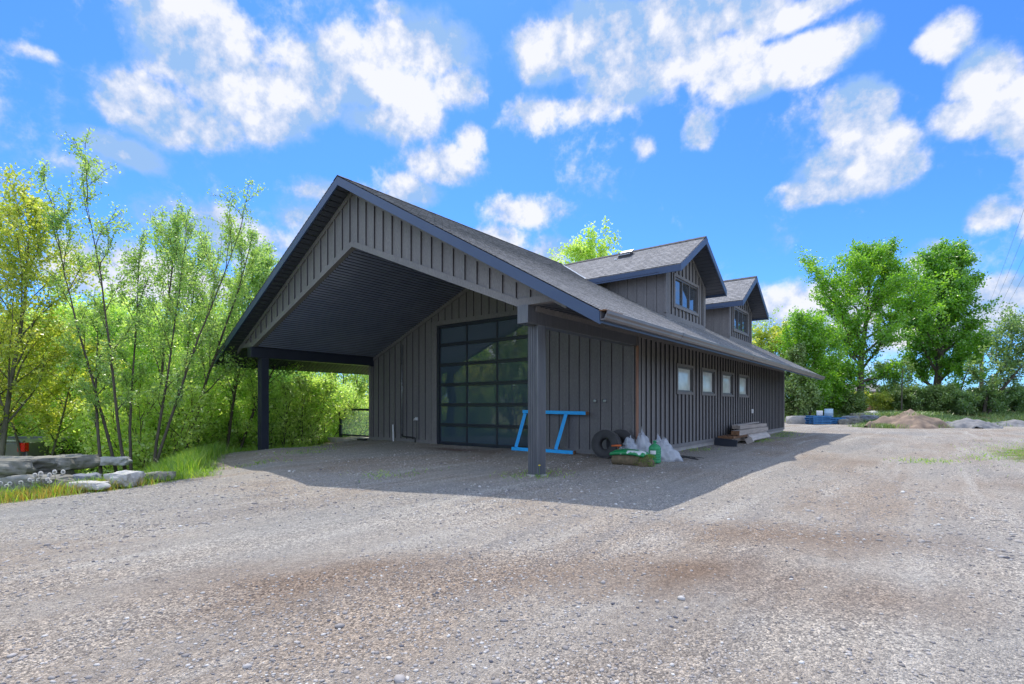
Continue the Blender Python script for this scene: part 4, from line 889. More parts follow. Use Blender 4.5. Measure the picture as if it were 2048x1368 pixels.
tree('willow_tree', 'slender tree with windblown leaves touching the left roof slope', 'tree', on(455, 18.5), 16, 9.8, 2.4, .10, .28, 13, 7, 3, .85, 22000, .085, .08, 'lf_willow', nstem=3, stemang=.12, wind=1.2, cl=.4)
tree('willow_tree', 'airy treetop behind the left roof slope, nearest the gable peak', 'tree', on(545, 22.5), 17, 10.4, 2.4, .10, .30, 13, 7, 3, .85, 17000, .095, .08, 'lf_willow', nstem=2, stemang=.12, wind=1.0, cl=.4)
# back row fill
fa = tree('young_tree', 'x', 'tree', (0, 0, 0), 21, 6.4, 2.6, .09, .12, 15, 6, 3, .55, 17000, .105, .10, 'lf_green', nstem=2, group='young trees of the back row in the left woods')
fb = tree('young_tree', 'x', 'tree', (0, 0, 0), 22, 6.0, 2.9, .09, .10, 15, 6, 3, .45, 17000, .105, .11, 'lf_green', nstem=3, stemang=.2)
fc = tree('young_tree', 'x', 'tree', (0, 0, 0), 23, 5.6, 2.7, .08, .10, 14, 6, 3, .5, 16000, .10, .10, 'lf_shrub', nstem=2)
ORD = ['first', 'second', 'third', 'fourth', 'fifth', 'sixth', 'seventh', 'eighth', 'ninth', 'tenth', 'eleventh', 'twelfth', 'thirteenth', 'fourteenth', 'fifteenth', 'sixteenth', 'seventeenth', 'eighteenth', 'nineteenth', 'twentieth', 'twenty-first', 'twenty-second', 'twenty-third', 'twenty-fourth']
rr = random.Random(3); srcs = [fa, fb, fc]; first = [True]*3
rowA = [(-40, 19), (30, 23), (95, 18), (165, 22), (235, 19), (300, 24), (365, 19.5), (430, 23), (480, 24), (540, 31), (610, 33), (690, 36), (120, 29), (330, 31)]
rowA.sort()
for i, (u, d) in enumerate(rowA):
    k = i % 3; lab = 'leafy young tree in the back row left, %s from the left' % ORD[i]; sc = rr.uniform(1.05, 1.3)*(1.2 if d > 28 else 1)
    if u > 520: sc *= .95
    x, y, z = on(u, d)
    if first[k]: o = srcs[k]; o.location = (x, y, z); o.rotation_euler = (0, 0, rr.uniform(0, 6)); o.scale = (sc,)*3; o['label'] = lab; o['group'] = 'young trees of the back row in the left woods'; first[k] = False
    else: put(srcs[k], (x, y, z), rr.uniform(0, 6), sc, lab, 'young trees of the back row in the left woods')
# thicket shrubs in front
sa = tree('thicket_shrub', 'x', 'shrub', (0, 0, 0), 31, 2.5, 1.5, .035, .02, 9, 6, 3, .5, 7200, .088, .10, 'lf_shrub', nstem=4, stemang=.35)
sb = tree('thicket_shrub', 'x', 'shrub', (0, 0, 0), 32, 2.9, 1.4, .035, .02, 9, 6, 3, .6, 7200, .088, .10, 'lf_green', nstem=4, stemang=.3)
srcs = [sa, sb]; first = [True]*2
rowB = [(190, 15.8), (205, 16.5), (256, 14.8), (300, 14.6), (345, 17.0), (400, 18.4), (462, 19.4), (520, 19.2), (560, 19), (600, 19.6), (645, 20.6), (395, 18.6), (495, 20.5), (580, 21), (695, 22.5), (745, 27.5), (665, 25), (720, 31), (340, 17.5), (110, 20.5), (20, 21)]
rowB.sort()
for i, (u, d) in enumerate(rowB):
    k = i % 2; lab = 'bushy green shrub of the thicket at left, %s from the left' % ORD[i]; sc = rr.uniform(.85, 1.2); p = on(u, d)
    if first[k]: o = srcs[k]; o.location = p; o.scale = (sc,)*3; o['label'] = lab; o['group'] = 'shrubs of the left thicket'; first[k] = False
    else: put(srcs[k], p, rr.uniform(0, 6), sc, lab, 'shrubs of the left thicket')
# trees seen only in the glass door, off the frame to the left
for i, (x, y, s_) in enumerate([(-8, -13, 1.1), (-12, -8.5, 1.2), (-14, -19, 1.3), (-20, -13, 1.35), (-7, -21, 1.2), (-20, -27, 1.4), (-12, -30, 1.3)]):
    put(fa if i % 2 else fb, (x, y, gh(x, y)), i*1.7, s_, 'young tree beyond the left edge, mirrored in the glass door, %s along' % ORD[i], 'trees mirrored in the glass door')
# trees over the roof
x, y, _ = at(1195, 46); tree('round_tree', 'round yellow-green treetop showing above the roof left of the dormer', 'tree', (x, y, gh(x, y)), 41, 16.9, 4.6, .3, .45, 20, 6, 4, .6, 14000, .24, .2, 'lf_green', shape='oval')
x, y, _ = at(1083, 46); tree('round_tree', 'small sparse treetop peeping over the roof ridge', 'tree', (x, y, gh(x, y)), 42, 16.6, 2.2, .2, .5, 12, 5, 3, .9, 2800, .26, .15, 'lf_green')

# right side trees
tree('maple_tree', 'broad bright green maple right of the building, left of the dense tree', 'tree', on(1722, 44), 51, 14.6, 5.3, .33, .15, 26, 8, 4, .50, 44000, .19, .17, 'lf_maple', shape='oval', wind=0, cl=.65)
tree('maple_tree', 'dense dark green upright tree, tallest on the right', 'tree', on(1870, 46), 52, 15.8, 4.4, .36, .13, 28, 8, 4, .62, 60000, .21, .20, 'lf_dark', shape='oval', wind=.3, cl=.6)
tree('crab_apple_tree', 'low spreading thin-leaved tree with dark forked trunk at the right edge', 'tree', on(1972, 40), 53, 8.0, 4.2, .2, .2, 11, 7, 4, .5, 9500, .19, .16, 'lf_dusk', nstem=2, stemang=.12, shape='vase', wind=1.3)
tree('small_tree', 'pale green broad bush tree just behind the far end of the building', 'tree', on(1612, 41), 54, 9.0, 3.2, .18, .10, 16, 7, 4, .6, 24000, .17, .17, 'lf_maple', shape='round', nstem=2)
tree('small_tree', 'sparse almost leafless grey tree behind the second dormer', 'tree', on(1592, 50), 55, 10.6, 3.2, .12, .35, 10, 5, 4, .8, 1500, .2, .12, 'lf_willow', wind=-1.2)
tree('small_tree', 'yellow-green rounded treetop at the end of the long roof', 'tree', on(1540, 52), 56, 8.0, 3.4, .16, .2, 13, 6, 4, .5, 9000, .26, .2, 'lf_yellow', shape='round')
tree('small_tree', 'thin young tree between the dense tree and the right edge', 'tree', on(1912, 43), 57, 7.4, 2.0, .09, .2, 10, 5, 4, .7, 4500, .19, .14, 'lf_maple', wind=.8)
tree('small_tree', 'dark cedar-like bush tree at the building corner', 'tree', on(1598, 40), 58, 6.0, 2.3, .14, .03, 18, 6, 4, .35, 17000, .18, .16, 'lf_hedge', shape='cone')
tree('small_tree', 'leafy low tree filling the gap beside the pallets, left of the broad maple trunk', 'tree', on(1662, 43), 66, 4.6, 2.2, .12, .08, 14, 7, 4, .45, 14000, .18, .17, 'lf_maple', shape='round', nstem=2)
tree('small_tree', 'thin low tree with sparse leaves right of the broad maple trunk', 'tree', on(1782, 45), 67, 5.2, 2.3, .08, .12, 11, 6, 4, .5, 5200, .17, .15, 'lf_dusk', nstem=2, stemang=.2)
ha = tree('hedge_shrub', 'x', 'shrub', (0, 0, 0), 61, 2.4, 2.1, .05, .02, 8, 6, 3, .4, 8000, .16, .14, 'lf_hedge', nstem=3, stemang=.35)
hb = tree('hedge_shrub', 'x', 'shrub', (0, 0, 0), 62, 2.3, 1.9, .05, .02, 8, 6, 3, .5, 7000, .16, .14, 'lf_dusk', nstem=3, stemang=.35)
hc = tree('hedge_shrub', 'x', 'shrub', (0, 0, 0), 63, 2.0, 1.7, .04, .02, 8, 6, 3, .5, 5500, .15, .12, 'lf_yellow', nstem=3, stemang=.3)
rowC = sorted([(1640, 43, 0, 1), (1672, 45, 0, .8), (1700, 42, 0, .75), (1765, 43, 2, .8), (1790, 45, 2, .9), (1722, 47, 2, .9), (1815, 42, 0, .8), (1838, 42, 1, .9), (1872, 41, 0, .9), (1895, 42, 2, .9), (1922, 40, 1, .75), (1950, 41, 0, .8), (1985, 40, 1, .75), (2012, 42, 0, .8), (2045, 41, 1, .8), (2085, 42, 0, .9), (2130, 42, 1, .9), (2200, 45, 0, 1.3)])
src3 = [ha, hb, hc]; first = [True]*3
for i, (u, d, k, sc) in enumerate(rowC):
    nm = ['dull olive', 'dark blue-green', 'yellow-green'][k]; lab = '%s shrub of the hedge row beyond the gravel, %s from the left' % (nm, ORD[i]); p = on(u, d)
    if first[k]: o = src3[k]; o.location = p; o.scale = (sc,)*3; o['label'] = lab; o['group'] = 'shrubs of the far hedge row'; first[k] = False
    else: put(src3[k], p, rr.uniform(0, 6), sc, lab, 'shrubs of the far hedge row')
# distant woods on the horizon
rng = np.random.default_rng(8); n = 60000
az = rng.uniform(-.3, 1.35, n)*1.0; dist = rng.uniform(230, 420, n); uu = 1024+FPX*np.tan(rng.uniform(-.80, 1.05, n)); dd = rng.uniform(240, 430, n)
P = CA[None]+dd[:, None]*(FW[None]+RT[None]*((uu-1024)/FPX)[:, None]); base = gheight(P[:, :2]); hgt = 4.5+3*np.sin(uu*.021)+2*np.sin(uu*.07+1)
P[:, 2] = base+rng.uniform(0, 1, n)*np.maximum(hgt, 2)
tag(leaves(rng, P, 1.7, .5, M['lf_hedge'], None, 'distant_woods', clump=(np.sin(uu*.3)*.5+.5)), 'low line of far woods along the horizon', 'woods', kind='stuff')

# ------------------------------------------------------------------ grasses and weeds
def blades(name, n, pos, hmin, hmax, w, mat, seed, label, lean=.35, zoff=0):
    rng = np.random.default_rng(seed); P2 = pos(rng, n); z = gheight(P2); P = np.column_stack([P2, z-.01+zoff]); n = len(P)
    H_ = rng.uniform(hmin, hmax, n)[:, None]; a = rng.uniform(0, 2*PI, n); s_ = np.column_stack([np.cos(a), np.sin(a), 0*a])*w*rng.uniform(.6, 1.3, n)[:, None]
    ld = np.column_stack([rng.normal(0, lean, n), rng.normal(0, lean, n), np.ones(n)]); mid = P+ld*H_*.55; tip = P+ld*H_*.95+np.column_stack([ld[:, 0], ld[:, 1], -.25*np.ones(n)])*H_*.35
    V = np.stack([P-s_, P+s_, mid+s_*.7, mid-s_*.7, tip], 1).reshape(-1, 3); b_ = np.arange(n)[:, None]*5
    F = np.concatenate([b_+np.array([[0, 1, 2]]), b_+np.array([[0, 2, 3]]), b_+np.array([[3, 2, 4]])]); r_ = rng.uniform(0, 1, n)
    o_ = npmesh(name, V, F, M[mat], None, np.concatenate([r_, r_, r_])); return tag(o_, label, 'grass', kind='stuff')
def strip(line, d0_, d1_, jit=.0):
    L = np.array(line, float); seg = np.linalg.norm(np.diff(L, axis=0), axis=1)
    def f(rng, n):
        k = rng.choice(len(seg), n, p=seg/seg.sum()); t_ = rng.uniform(0, 1, n)[:, None]; d = L[k+1]-L[k]; d = d/np.linalg.norm(d, axis=1)[:, None]
        nn = np.column_stack([-d[:, 1], d[:, 0]]); off = rng.uniform(d0_, d1_, n)[:, None]; return L[k]+(L[k+1]-L[k])*t_+nn*off+rng.normal(0, jit, (n, 2))
    return f
edge = [(.9, -12), (.35, -6.6), (.2, -5), (-.35, -3.5), (-2.3, -2.7), (-4.4, -1.7), (-5.7, -.7), (-6.0, 2)]
blades('tall_grass', 9000, strip([(-1.3, -3.35), (-2.4, -2.85), (-4.3, -1.85), (-5.6, -.9)], .05, 1.2, .12), .20, .48, .006, 'lf_grass', 1, 'tall bright green grass growing at the gravel edge beside the left porch post', .22)
blades('verge_grass', 9000, strip(edge, -.12, .9, .10), .05, .20, .005, 'lf_grass', 2, 'short green weeds and grass fringing the left edge of the gravel')
blades('dry_weeds', 3200, strip([(.5, -8), (.35, -6.6), (.25, -5.3), (.1, -4.6)], .0, .45, .1), .06, .26, .004, 'lf_dry', 3, 'orange and yellow dry weeds in front of the left boulders', .2)
blades('boulder_grass', 4200, strip([(.5, -8), (.35, -6.6), (.25, -5.3), (-.2, -3.9)], .25, 1.1, .12), .10, .34, .006, 'lf_grass', 14, 'tufts of green grass between the left boulders', .3)
blades('slope_grass', 26000, strip([(.9, -14), (.3, -6.5), (-.4, -3.4), (-4.5, -1.6), (-6, 1), (-6.5, 5)], .8, 9, .3), .10, .32, .008, 'lf_grass', 4, 'rough grass covering the lower ground under the left trees')
blades('far_grass', 22000, strip(FAR[:-1], 1.6, 9, .4), .12, .40, .018, 'lf_hedge', 5, 'rough grass on the bank beyond the far edge of the gravel')
def gauss(cx, cy, sx_, sy_): return lambda rng, n: np.column_stack([rng.normal(cx, sx_, n), rng.normal(cy, sy_, n)])
blades('edge_grass', 3500, gauss(13.7, 11.2, .75, 2.6), .03, .10, .006, 'lf_grass', 6, 'mossy yellow-green grass patch at the right edge of the gravel')
def many(rng, n):
    cs_ = np.array([[5.35, -.1], [5.1, .15], [-3.2, .6], [-2.6, -.2], [3.0, -1.6], [5.55, 7.6], [6.1, 13.6], [6.2, 13.2], [6.05, 16.5], [6.0, 17.5], [5.9, 18.6], [6.0, 12.4], [10.7, 7.6], [11.1, 7.9], [12.9, 3.5], [13.0, 1.0], [12.8, -1.0], [5.6, 20.5], [-4.5, 1.3], [12.0, 9.4], [-1.2, -2.2]])
    k = rng.integers(0, len(cs_), n); return cs_[k]+rng.normal(0, .26, (n, 2))*np.array([1, 1.6])
blades('ground_weeds', 2600, many, .02, .10, .008, 'lf_grass', 7, 'small weed tufts sprouting from the gravel around the building', .7)
pf = empty('dandelion_plant', (5.38, -.16, .0), 0, 'single yellow-flowered weed at the foot of the right porch post', 'weed')
g = MB(); g.tube([(0, 0, 0), (.01, 0, .1), (.0, .01, .2)], .004, 5); g.build('stem', M['lf_grass'], pf)
g = MB(); g.lathe([(0, 0), (.02, .005), (.022, .015), (.01, .022), (0, .022)], 10, (0, .01, .2)); g.build('flower', plain('dandelion_yellow', (.8, .6, .03), None, .7, 3, 0), pf)
g = MB(); rr2 = random.Random(2)
for k in range(9):
    a = k*.7; L = rr2.uniform(.06, .12); p = Vector((math.cos(a), math.sin(a), .5)); s_ = Vector((-math.sin(a), math.cos(a), 0))*.012
    g.face([(0, 0, .01), tuple(p*L*.6+s_), tuple(p*L), tuple(p*L*.6-s_)])
g.build('leaf_rosette', M['lf_grass'], pf)
# dandelion clocks
m, t, b = new_mat('seed_fluff'); b.inputs['Base Color'].default_value = (.92, .90, .86, 1); b.inputs['Roughness'].default_value = 1; M['fluff'] = m
d0e = empty('dandelion_clock', (0, 0, 0), 0, 'x', 'dandelion', 'white dandelion seed heads by the left boulders')
g = MB(); g.tube([(0, 0, 0), (.008, 0, .15), (.0, 0, .29)], .0035, 5); g.build('stem', M['lf_dry'], d0e)
rng = np.random.default_rng(3); n = 1500; q = rng.normal(0, 1, (n, 3)); q /= np.linalg.norm(q, axis=1)[:, None]; s_ = np.cross(q, rng.normal(0, 1, (n, 3))); s_ /= np.linalg.norm(s_, axis=1)[:, None]
c0 = np.array([0, 0, .30]); V = np.stack([c0+q*.006, c0+q*.026+s_*.007, c0+q*.030-s_*.007], 1).reshape(-1, 3); npmesh('seed_head', V, np.arange(n*3).reshape(-1, 3), M['fluff'], d0e)
spots = [(5, 985, 11.2), (16, 978, 11.4), (10, 975, 11.6), (44, 978, 11.3), (50, 985, 11.2)]
rr = random.Random(12); us = [4, 12, 18, 42, 48, 52, 62, 66, 68, 72, 74, 78, 81, 84, 87, 89, 92, 94, 97, 101, 106, 108, 112, 116, 120, 124, 128, 131, 155, 168, 172]
for i, u in enumerate(us):
    d = 7.72+u*.0044+rr.uniform(.0, .75); x, y, _ = at(u, d); c_ = d0e if i == 0 else copy_tree(d0e); c_.location = (x, y, gh(x, y)-.01); sc = rr.uniform(.75, 1.35); c_.scale = (1, 1, sc)
    c_.rotation_euler = (rr.uniform(-.12, .12), rr.uniform(-.12, .12), rr.uniform(0, 6))
    c_['label'] = 'white dandelion seed head in the cluster growing in front of the left boulders'

# ------------------------------------------------------------------ boulders
def boulder(name, mat, label, loc, size, seed, rz=0, tilt=0, cat='boulder', grp='boulders edging the yard', rough=.16):
    bm = bmesh.new(); bmesh.ops.create_cube(bm, size=2); bmesh.ops.subdivide_edges(bm, edges=bm.edges, cuts=11, use_grid_fill=True); o_ = Vector((seed*5.1, seed*2.7, seed*1.3))
    for v in bm.verts:
        p = v.co.copy(); n_ = p.normalized(); q = p.lerp(n_*1.28, .38)
        ms = (size[0]*size[1]*size[2])**(1/3); w = Vector((q.x*size[0]/ms, q.y*size[1]/ms, q.z*size[2]/ms))
        k = mnoise.noise(w*1.0+o_)*rough*1.9+mnoise.noise(w*2.6+o_)*rough*.8+mnoise.noise(w*7+o_)*rough*.25
        q += n_*k; v.co = Vector((q.x*size[0], q.y*size[1], q.z*size[2]))
    me = bpy.data.meshes.new(name); bm.to_mesh(me); bm.free(); me.materials.append(mat)
    o = bpy.data.objects.new(name, me); COL.objects.link(o); o.location = loc; o.rotation_euler = (tilt, 0, rz); return tag(o, label, cat, grp)
def bat(u0, u1, v0, v1, d): # centre and half sizes facing the view
    return (at((u0+u1)/2, d, zat((v0+v1)/2, d)), (u1-u0)/FPX*d/2, (v1-v0)/FPX*d/2)
for (u0, u1, v0, v1, d, th, mt, lab, ro) in [
    (-70, 114, 915, 944, 9.7, .4, 'rock', 'long grey slab boulder at the far left below the truck', -5),
    (90, 176, 910, 938, 10.2, .4, 'rock', 'pale wedge boulder between the truck and the thin sapling', 4),
    (-30, 140, 938, 985, 9.9, .4, 'rock', 'dark lower boulder under the long grey slab', 0),
    (10, 148, 951, 984, 8.6, .25, 'rock', 'long flat stone behind the dandelions', -6),
    (142, 192, 948, 975, 8.9, .2, 'rockb', 'blue-grey stone right of the dandelions', 0),
    (130, 218, 963, 978, 8.5, .12, 'rockw', 'low pale stone at the gravel edge below the blue-grey one', -6),
    (224, 276, 943, 972, 9.0, .22, 'rockw', 'bright white boulder at the foot of the many-stemmed tree', 0),
    (294, 345, 944, 960, 9.7, .2, 'rock', 'small flat grey stone right of the white boulder', 0),
    (184, 262, 914, 930, 12.0, .2, 'rockw', 'pale slab edge on the lower ground behind the white boulder', -2)]:
    c_, hx, hz = bat(u0, u1, v0, v1, d); boulder('boulder', M[mt], lab, c_, (hx*.88, th, hz*.9), u0*.1+v0, YAW+R(ro))
pile = [(1700, 838, 37, .5, 'rockb'), (1722, 833, 38, .6, 'rock'), (1745, 830, 39, .5, 'rockw'), (1690, 846, 36, .35, 'rock'), (1712, 848, 36.5, .4, 'rock'), (1738, 843, 37, .45, 'rockb')]
for i, (u, v, d, s_, mt) in enumerate(pile):
    x, y, _ = at(u, d); boulder('boulder', M[mt], 'grey field boulder between the pallets and the dirt pile, %s from the left' % ORD[sorted([p[0] for p in pile]).index(u)], (x, y, gh(x, y)+s_*.35), (s_, s_*.8, s_*.6), i+70, i*1.1, grp='boulders between the pallets and the dirt pile')
c_, hx, hz = bat(1577, 1616, 832, 848, 38); boulder('concrete_block', M['concrete'], 'low pale concrete slab beyond the building corner, left of the pallets', (c_[0], c_[1], gh(c_[0], c_[1])+.25), (.75, .4, .3), 5, YAW, cat='slab', grp=None, rough=.05)
# piles
def heap(name, label, cat, u, d, rx, ry, h, mat, seed, rz=YAW, skew=0):
    n = 60; gxx, gyy = np.meshgrid(np.linspace(-1.15, 1.15, n), np.linspace(-1.15, 1.15, n)); r = np.hypot(gxx, gyy); x, y, _ = at(u, d); z = np.zeros_like(r)
    for i in range(n):
        for j in range(n):
            p = Vector((gxx[i, j]*2, gyy[i, j]*2, seed)); k = 1+.6*mnoise.noise(p)+.15*mnoise.noise(p*3); q = math.hypot(gxx[i, j]-skew*.3, gyy[i, j])*k
            z[i, j] = max(0, 1-q)**.9*h*(1+.15*mnoise.noise(p*2))+.05*mnoise.noise(p*4)+.03*mnoise.noise(p*9)-.12*max(0, q-.95)/.2
    ids = np.arange(n*n).reshape(n, n); F = np.stack([ids[:-1, :-1].ravel(), ids[:-1, 1:].ravel(), ids[1:, 1:].ravel(), ids[1:, :-1].ravel()], 1)
    o = npmesh(name, np.column_stack([gxx.ravel()*rx, gyy.ravel()*ry, z.ravel()]), F, mat, smooth=True); o.location = (x, y, gh(x, y)-.03); o.rotation_euler = (0, 0, rz); return tag(o, label, cat)
dirt = plain('clay_soil', (.30, .22, .16), (.17, .125, .095), .95, 1.6, 1.0, 12)
grav = plain('grey_gravel_heap', (.24, .235, .235), (.17, .168, .17), .95, 2.5, 1.0, 25)
heap('dirt_pile', 'brown pile of excavated soil at the far edge of the yard', 'dirt pile', 1808, 31.0, 2.2, 1.5, 1.15, dirt, 1, skew=.5)
heap('gravel_pile', 'low grey gravel pile right of the soil pile', 'gravel pile', 1935, 30.5, 1.7, 1.0, .62, grav, 2)
heap('gravel_pile', 'flat grey gravel heap at the right edge of the photo', 'gravel pile', 2030, 33, 2.1, .9, .45, grav, 3)
x, y, _ = at(1795, 34.6)
def onpile(rng, n): return np.column_stack([rng.normal(at(1762, 31)[0], .55, n), rng.normal(at(1762, 31)[1], .45, n)])
blades('pile_weeds', 2200, onpile, .12, .4, .015, 'lf_hedge', 9, 'green weeds growing at the left foot of the soil pile', .4)
def onpile3(rng, n): return np.column_stack([rng.normal(at(1806, 31.6)[0], .8, n), rng.normal(at(1806, 31.6)[1], .5, n)])
blades('pile_weeds', 1500, onpile3, .12, .3, .015, 'lf_hedge', 12, 'green tufts growing high on the soil pile', .4, .75)
def onpile2(rng, n): return np.column_stack([rng.normal(at(1848, 31)[0], .5, n), rng.normal(at(1848, 31)[1], .4, n)])
blades('pile_weeds', 1800, onpile2, .15, .4, .015, 'lf_hedge', 10, 'green weeds growing at the right foot of the soil pile', .4)

# ------------------------------------------------------------------ pallets and things on them
def pallet(loc, rz, label, src=None):
    if src: c_ = copy_tree(src); c_.location = loc; c_.rotation_euler = (0, 0, rz); c_['label'] = label; return c_
    e_ = empty('pallet', loc, rz, label, 'pallet', 'blue pallets stacked beyond the building')
    g = MB()
    for k in range(7): x = -.6+.55/3.3*k*1.2; g.box(x-.045, x+.045, -.5, .5, .122, .142)
    g.build('top_boards', M['palletblue'], e_)
    for yy in (-.47, 0, .47): g = MB(); g.box(-.62, .64, yy-.03, yy+.03, .022, .12); g.build('stringer', M['palletblue'], e_)
    g = MB()
    for x in (-.55, 0, .55): g.box(x-.05, x+.05, -.5, .5, 0, .02)
    g.build('bottom_boards', M['palletblue'], e_); return e_
x, y, _ = at(1636, 36.5); z0 = gh(x, y)+.02; p0 = pallet((x, y, z0), YAW+.05, 'blue pallet at the bottom of the left pallet stack')
pallet((x+.03, y, z0+.15), YAW, 'blue pallet second from the ground in the left pallet stack', p0)
pallet((x-.04, y+.03, z0+.30), YAW+.08, 'blue pallet third from the ground in the left pallet stack', p0)
pallet((x+.02, y+.01, z0+.45), YAW-.03, 'blue pallet on top of the left pallet stack, carrying the white tub', p0)
x2, y2, _ = at(1664, 36.8); pallet((x2, y2, gh(x2, y2)+.02), YAW-.1, 'blue pallet at the bottom of the right pallet stack', p0)
pallet((x2, y2, gh(x2, y2)+.17), YAW-.03, 'blue pallet second from the ground in the right pallet stack', p0)
pallet((x2+.03, y2, gh(x2, y2)+.32), YAW-.12, 'blue pallet on top of the right pallet stack, under the drum', p0)
g = MB(); g.lathe([(0, 0), (.17, 0), (.19, .03), (.2, .3), (.205, .33), (.19, .34), (0, .34)], 20); o = g.build('plastic_tub', M['white'], smooth=True); o.location = (x+.1, y, z0+.60); tag(o, 'short white tub standing on the left pallet stack', 'tub')
g = MB(); g.lathe([(0, 0), (.26, 0), (.28, .04), (.28, .27), (.29, .29), (.28, .31), (.28, .55), (.25, .6), (0, .6)], 20); o = g.build('plastic_drum', plain('pale_blue_plastic', (.35, .5, .62), None, .5, 3, 0), smooth=True); o.location = (x2-.2, y2, gh(x2, y2)+.48); tag(o, 'pale blue plastic drum standing on the right pallet stack', 'drum')

# ------------------------------------------------------------------ utility pole and wires
pb = at(1963, 52); zt = zat(645, 52); po = empty('utility_pole', (pb[0], pb[1], gh(pb[0], pb[1])), YAW, 'weathered wooden utility pole above the right-hand trees', 'utility pole')
h = zt-po.location.z; g = MB(); g.tube([(0, 0, 0), (0, 0, h)], [.20, .14], 12); g.build('pole', M['bark2'], po, smooth=True)
g = MB(); g.tube([(.14, 0, h-.5), (.8, 0, h-.32)], .03, 8); g.build('bracket', M['galv'], po, smooth=True)
def wire(a, b_, sag, r, label):
    a = Vector(a); b_ = Vector(b_); g = MB(); pts = [a.lerp(b_, k/24)-Vector((0, 0, sag*4*(k/24)*(1-k/24))) for k in range(25)]; g.tube(pts, r, 4, cap=False); tag(g.build('power_line', M['galv']), label, 'power line', 'power lines at the right')
for i, (v1, w_) in enumerate([(402, 'uppermost'), (462, 'second'), (515, 'third'), (560, 'lowest of the four')]):
    a = at(1962+i*6, 52, zt-.1-i*.25); e_ = at(2075, 20, zat(v1-60, 20)); wire(a, e_,   .25, .006, 'thin overhead wire rising steeply to the right edge, %s' % w_)
wire(at(1962, 52, zat(712, 52)), at(2150, 48, zat(640, 48)), .2, .035, 'thicker cable sloping gently from the pole to the right edge')
# thin stake and fence seen between the trunks
fe = empty('wire_fence', at(1800, 48, 0), YAW, 'wire farm fence with thin posts behind the soil pile', 'fence'); fx, fy, _ = at(1800, 48); fe.location.z = gh(fx, fy)
for k in range(-1, 5): g = MB(); g.tube([(k*2.6, 0, -.1), (k*2.6, 0, 1.35)], .045, 6); g.build('post', M['bark'], fe)
g = MB()
for z in (.4, .8, 1.2): g.tube([(-3, 0, z), (11, 0, z)], .012, 4)
g.build('wires', M['galv'], fe)
g = MB(); g.tube([(0, 0, 0), (.05, 0, 3.4)], [.06, .035], 6); o = g.build('bare_stake', M['bark']); x, y, _ = at(1803, 41); o.location = (x, y, gh(x, y)); tag(o, 'thin dark bare stake standing left of the dense tree', 'stake')

# ------------------------------------------------------------------ houses glimpsed through the trees
def house(name, label, loc, rz, w_, dp, hw, hr, wall, roofm, wins):
    e_ = empty(name, loc, rz, label, 'house'); g = MB(); g.box(-w_/2, w_/2, -dp/2, dp/2, -.5, hw)
    g.prism([(-w_/2, -dp/2+.01, hw), (-w_/2, dp/2-.01, hw), (-w_/2, 0, hw+hr-.15)], (w_, 0, 0)); g.build('wall', wall, e_)
    g = MB(); sl = hr/(dp/2+.4)
    for s in (-1, 1):
        g.prism([(-w_/2-.4, s*(dp/2+.4), hw-.1), (-w_/2-.4, 0, hw+hr), (-w_/2-.4, 0, hw+hr+.15), (-w_/2-.4, s*(dp/2+.4), hw+.05)], (w_+.8, 0, 0))
    g.build('roof', roofm, e_)
    for (x, z, ww, hh_) in wins:
        g = MB(); g.box(x-ww/2-.08, x+ww/2+.08, -dp/2-.06, -dp/2+.02, z-.08, z+hh_+.08); wo_ = g.build('window', M['white'], e_)
        g = MB(); g.box(x-ww/2, x+ww/2, -dp/2-.075, -dp/2-.05, z, z+hh_); g.build('pane', M['dglass'], wo_)
greyroof = plain('grey_roof_shingles', (.17, .155, .15), (.22, .2, .19), .9, 4, .3)
x, y, _ = at(1685, 74); house('brick_house', 'red brick house with grey roof half hidden behind the broad maple', (x, y, gh(x, y)), YAW+.15, 9, 7, 2.5, 1.1, M['brick'], greyroof, [(-3, .8, 1.6, 1.2), (-.5, .7, 1.2, 1.4), (2.5, .8, 1.6, 1.2)])
x, y, _ = at(1790, 120); house('distant_house', 'small grey house far off between the two large trees', (x, y, gh(x, y)), YAW-.2, 8, 7, 2.4, 1.6, M['rock'], greyroof, [(-2, 1, 1.5, 1.2), (2, 1, 1.5, 1.2)])
x, y, _ = at(2015, 190); house('white_barn', 'white-roofed long barn on the horizon at the right edge', (x, y, gh(x, y)), YAW, 22, 14, 3.4, 2.6, M['rock'], M['white'], [])
x, y, _ = at(150, 46); house('grey_house', 'grey-roofed house showing through the trees at the left', (x, y, gh(x, y)), YAW+R(15), 13, 9, 4.4, 3.4, M['rockw'], greyroof, [(-3, 1.4, 1.6, 1.3), (2.5, 1.4, 1.6, 1.3)])
# parked car by the brick house
ce = empty('parked_car', (*at(1690, 62)[:2], 0), YAW, 'pale silver car parked in front of the brick house behind the trees', 'car'); ce.location.z = gh(ce.location.x, ce.location.y)
g = MB(); g.prism([(-2.2, -.85, .3), (-2.2, -.85, .75), (-1.9, -.85, .9), (-1.1, -.85, .98), (-.6, -.8, 1.4), (.8, -.8, 1.42), (1.4, -.85, 1.0), (2.1, -.85, .9), (2.2, -.85, .6), (2.2, -.85, .3)], (0, 1.7, 0)); g.build('body', M['car'], ce, bevel=.06)
g = MB(); g.prism([(-1.0, -.86, 1.0), (-.55, -.83, 1.34), (.75, -.83, 1.35), (1.25, -.86, 1.02)], (0, 1.72, 0)); g.build('side_window', M['dglass'], ce)
for wx in (-1.4, 1.35):
    for wy in (-.8, .8): g = MB(); g.lathe([(0, -.1), (.3, -.1), (.33, -.05), (.33, .05), (.3, .1), (0, .1)], 20); g.build('wheel', M['rubber'], ce, smooth=True, mat4=Matrix.Translation((wx, wy, .33))@Matrix.Rotation(R(90), 4, 'X'))

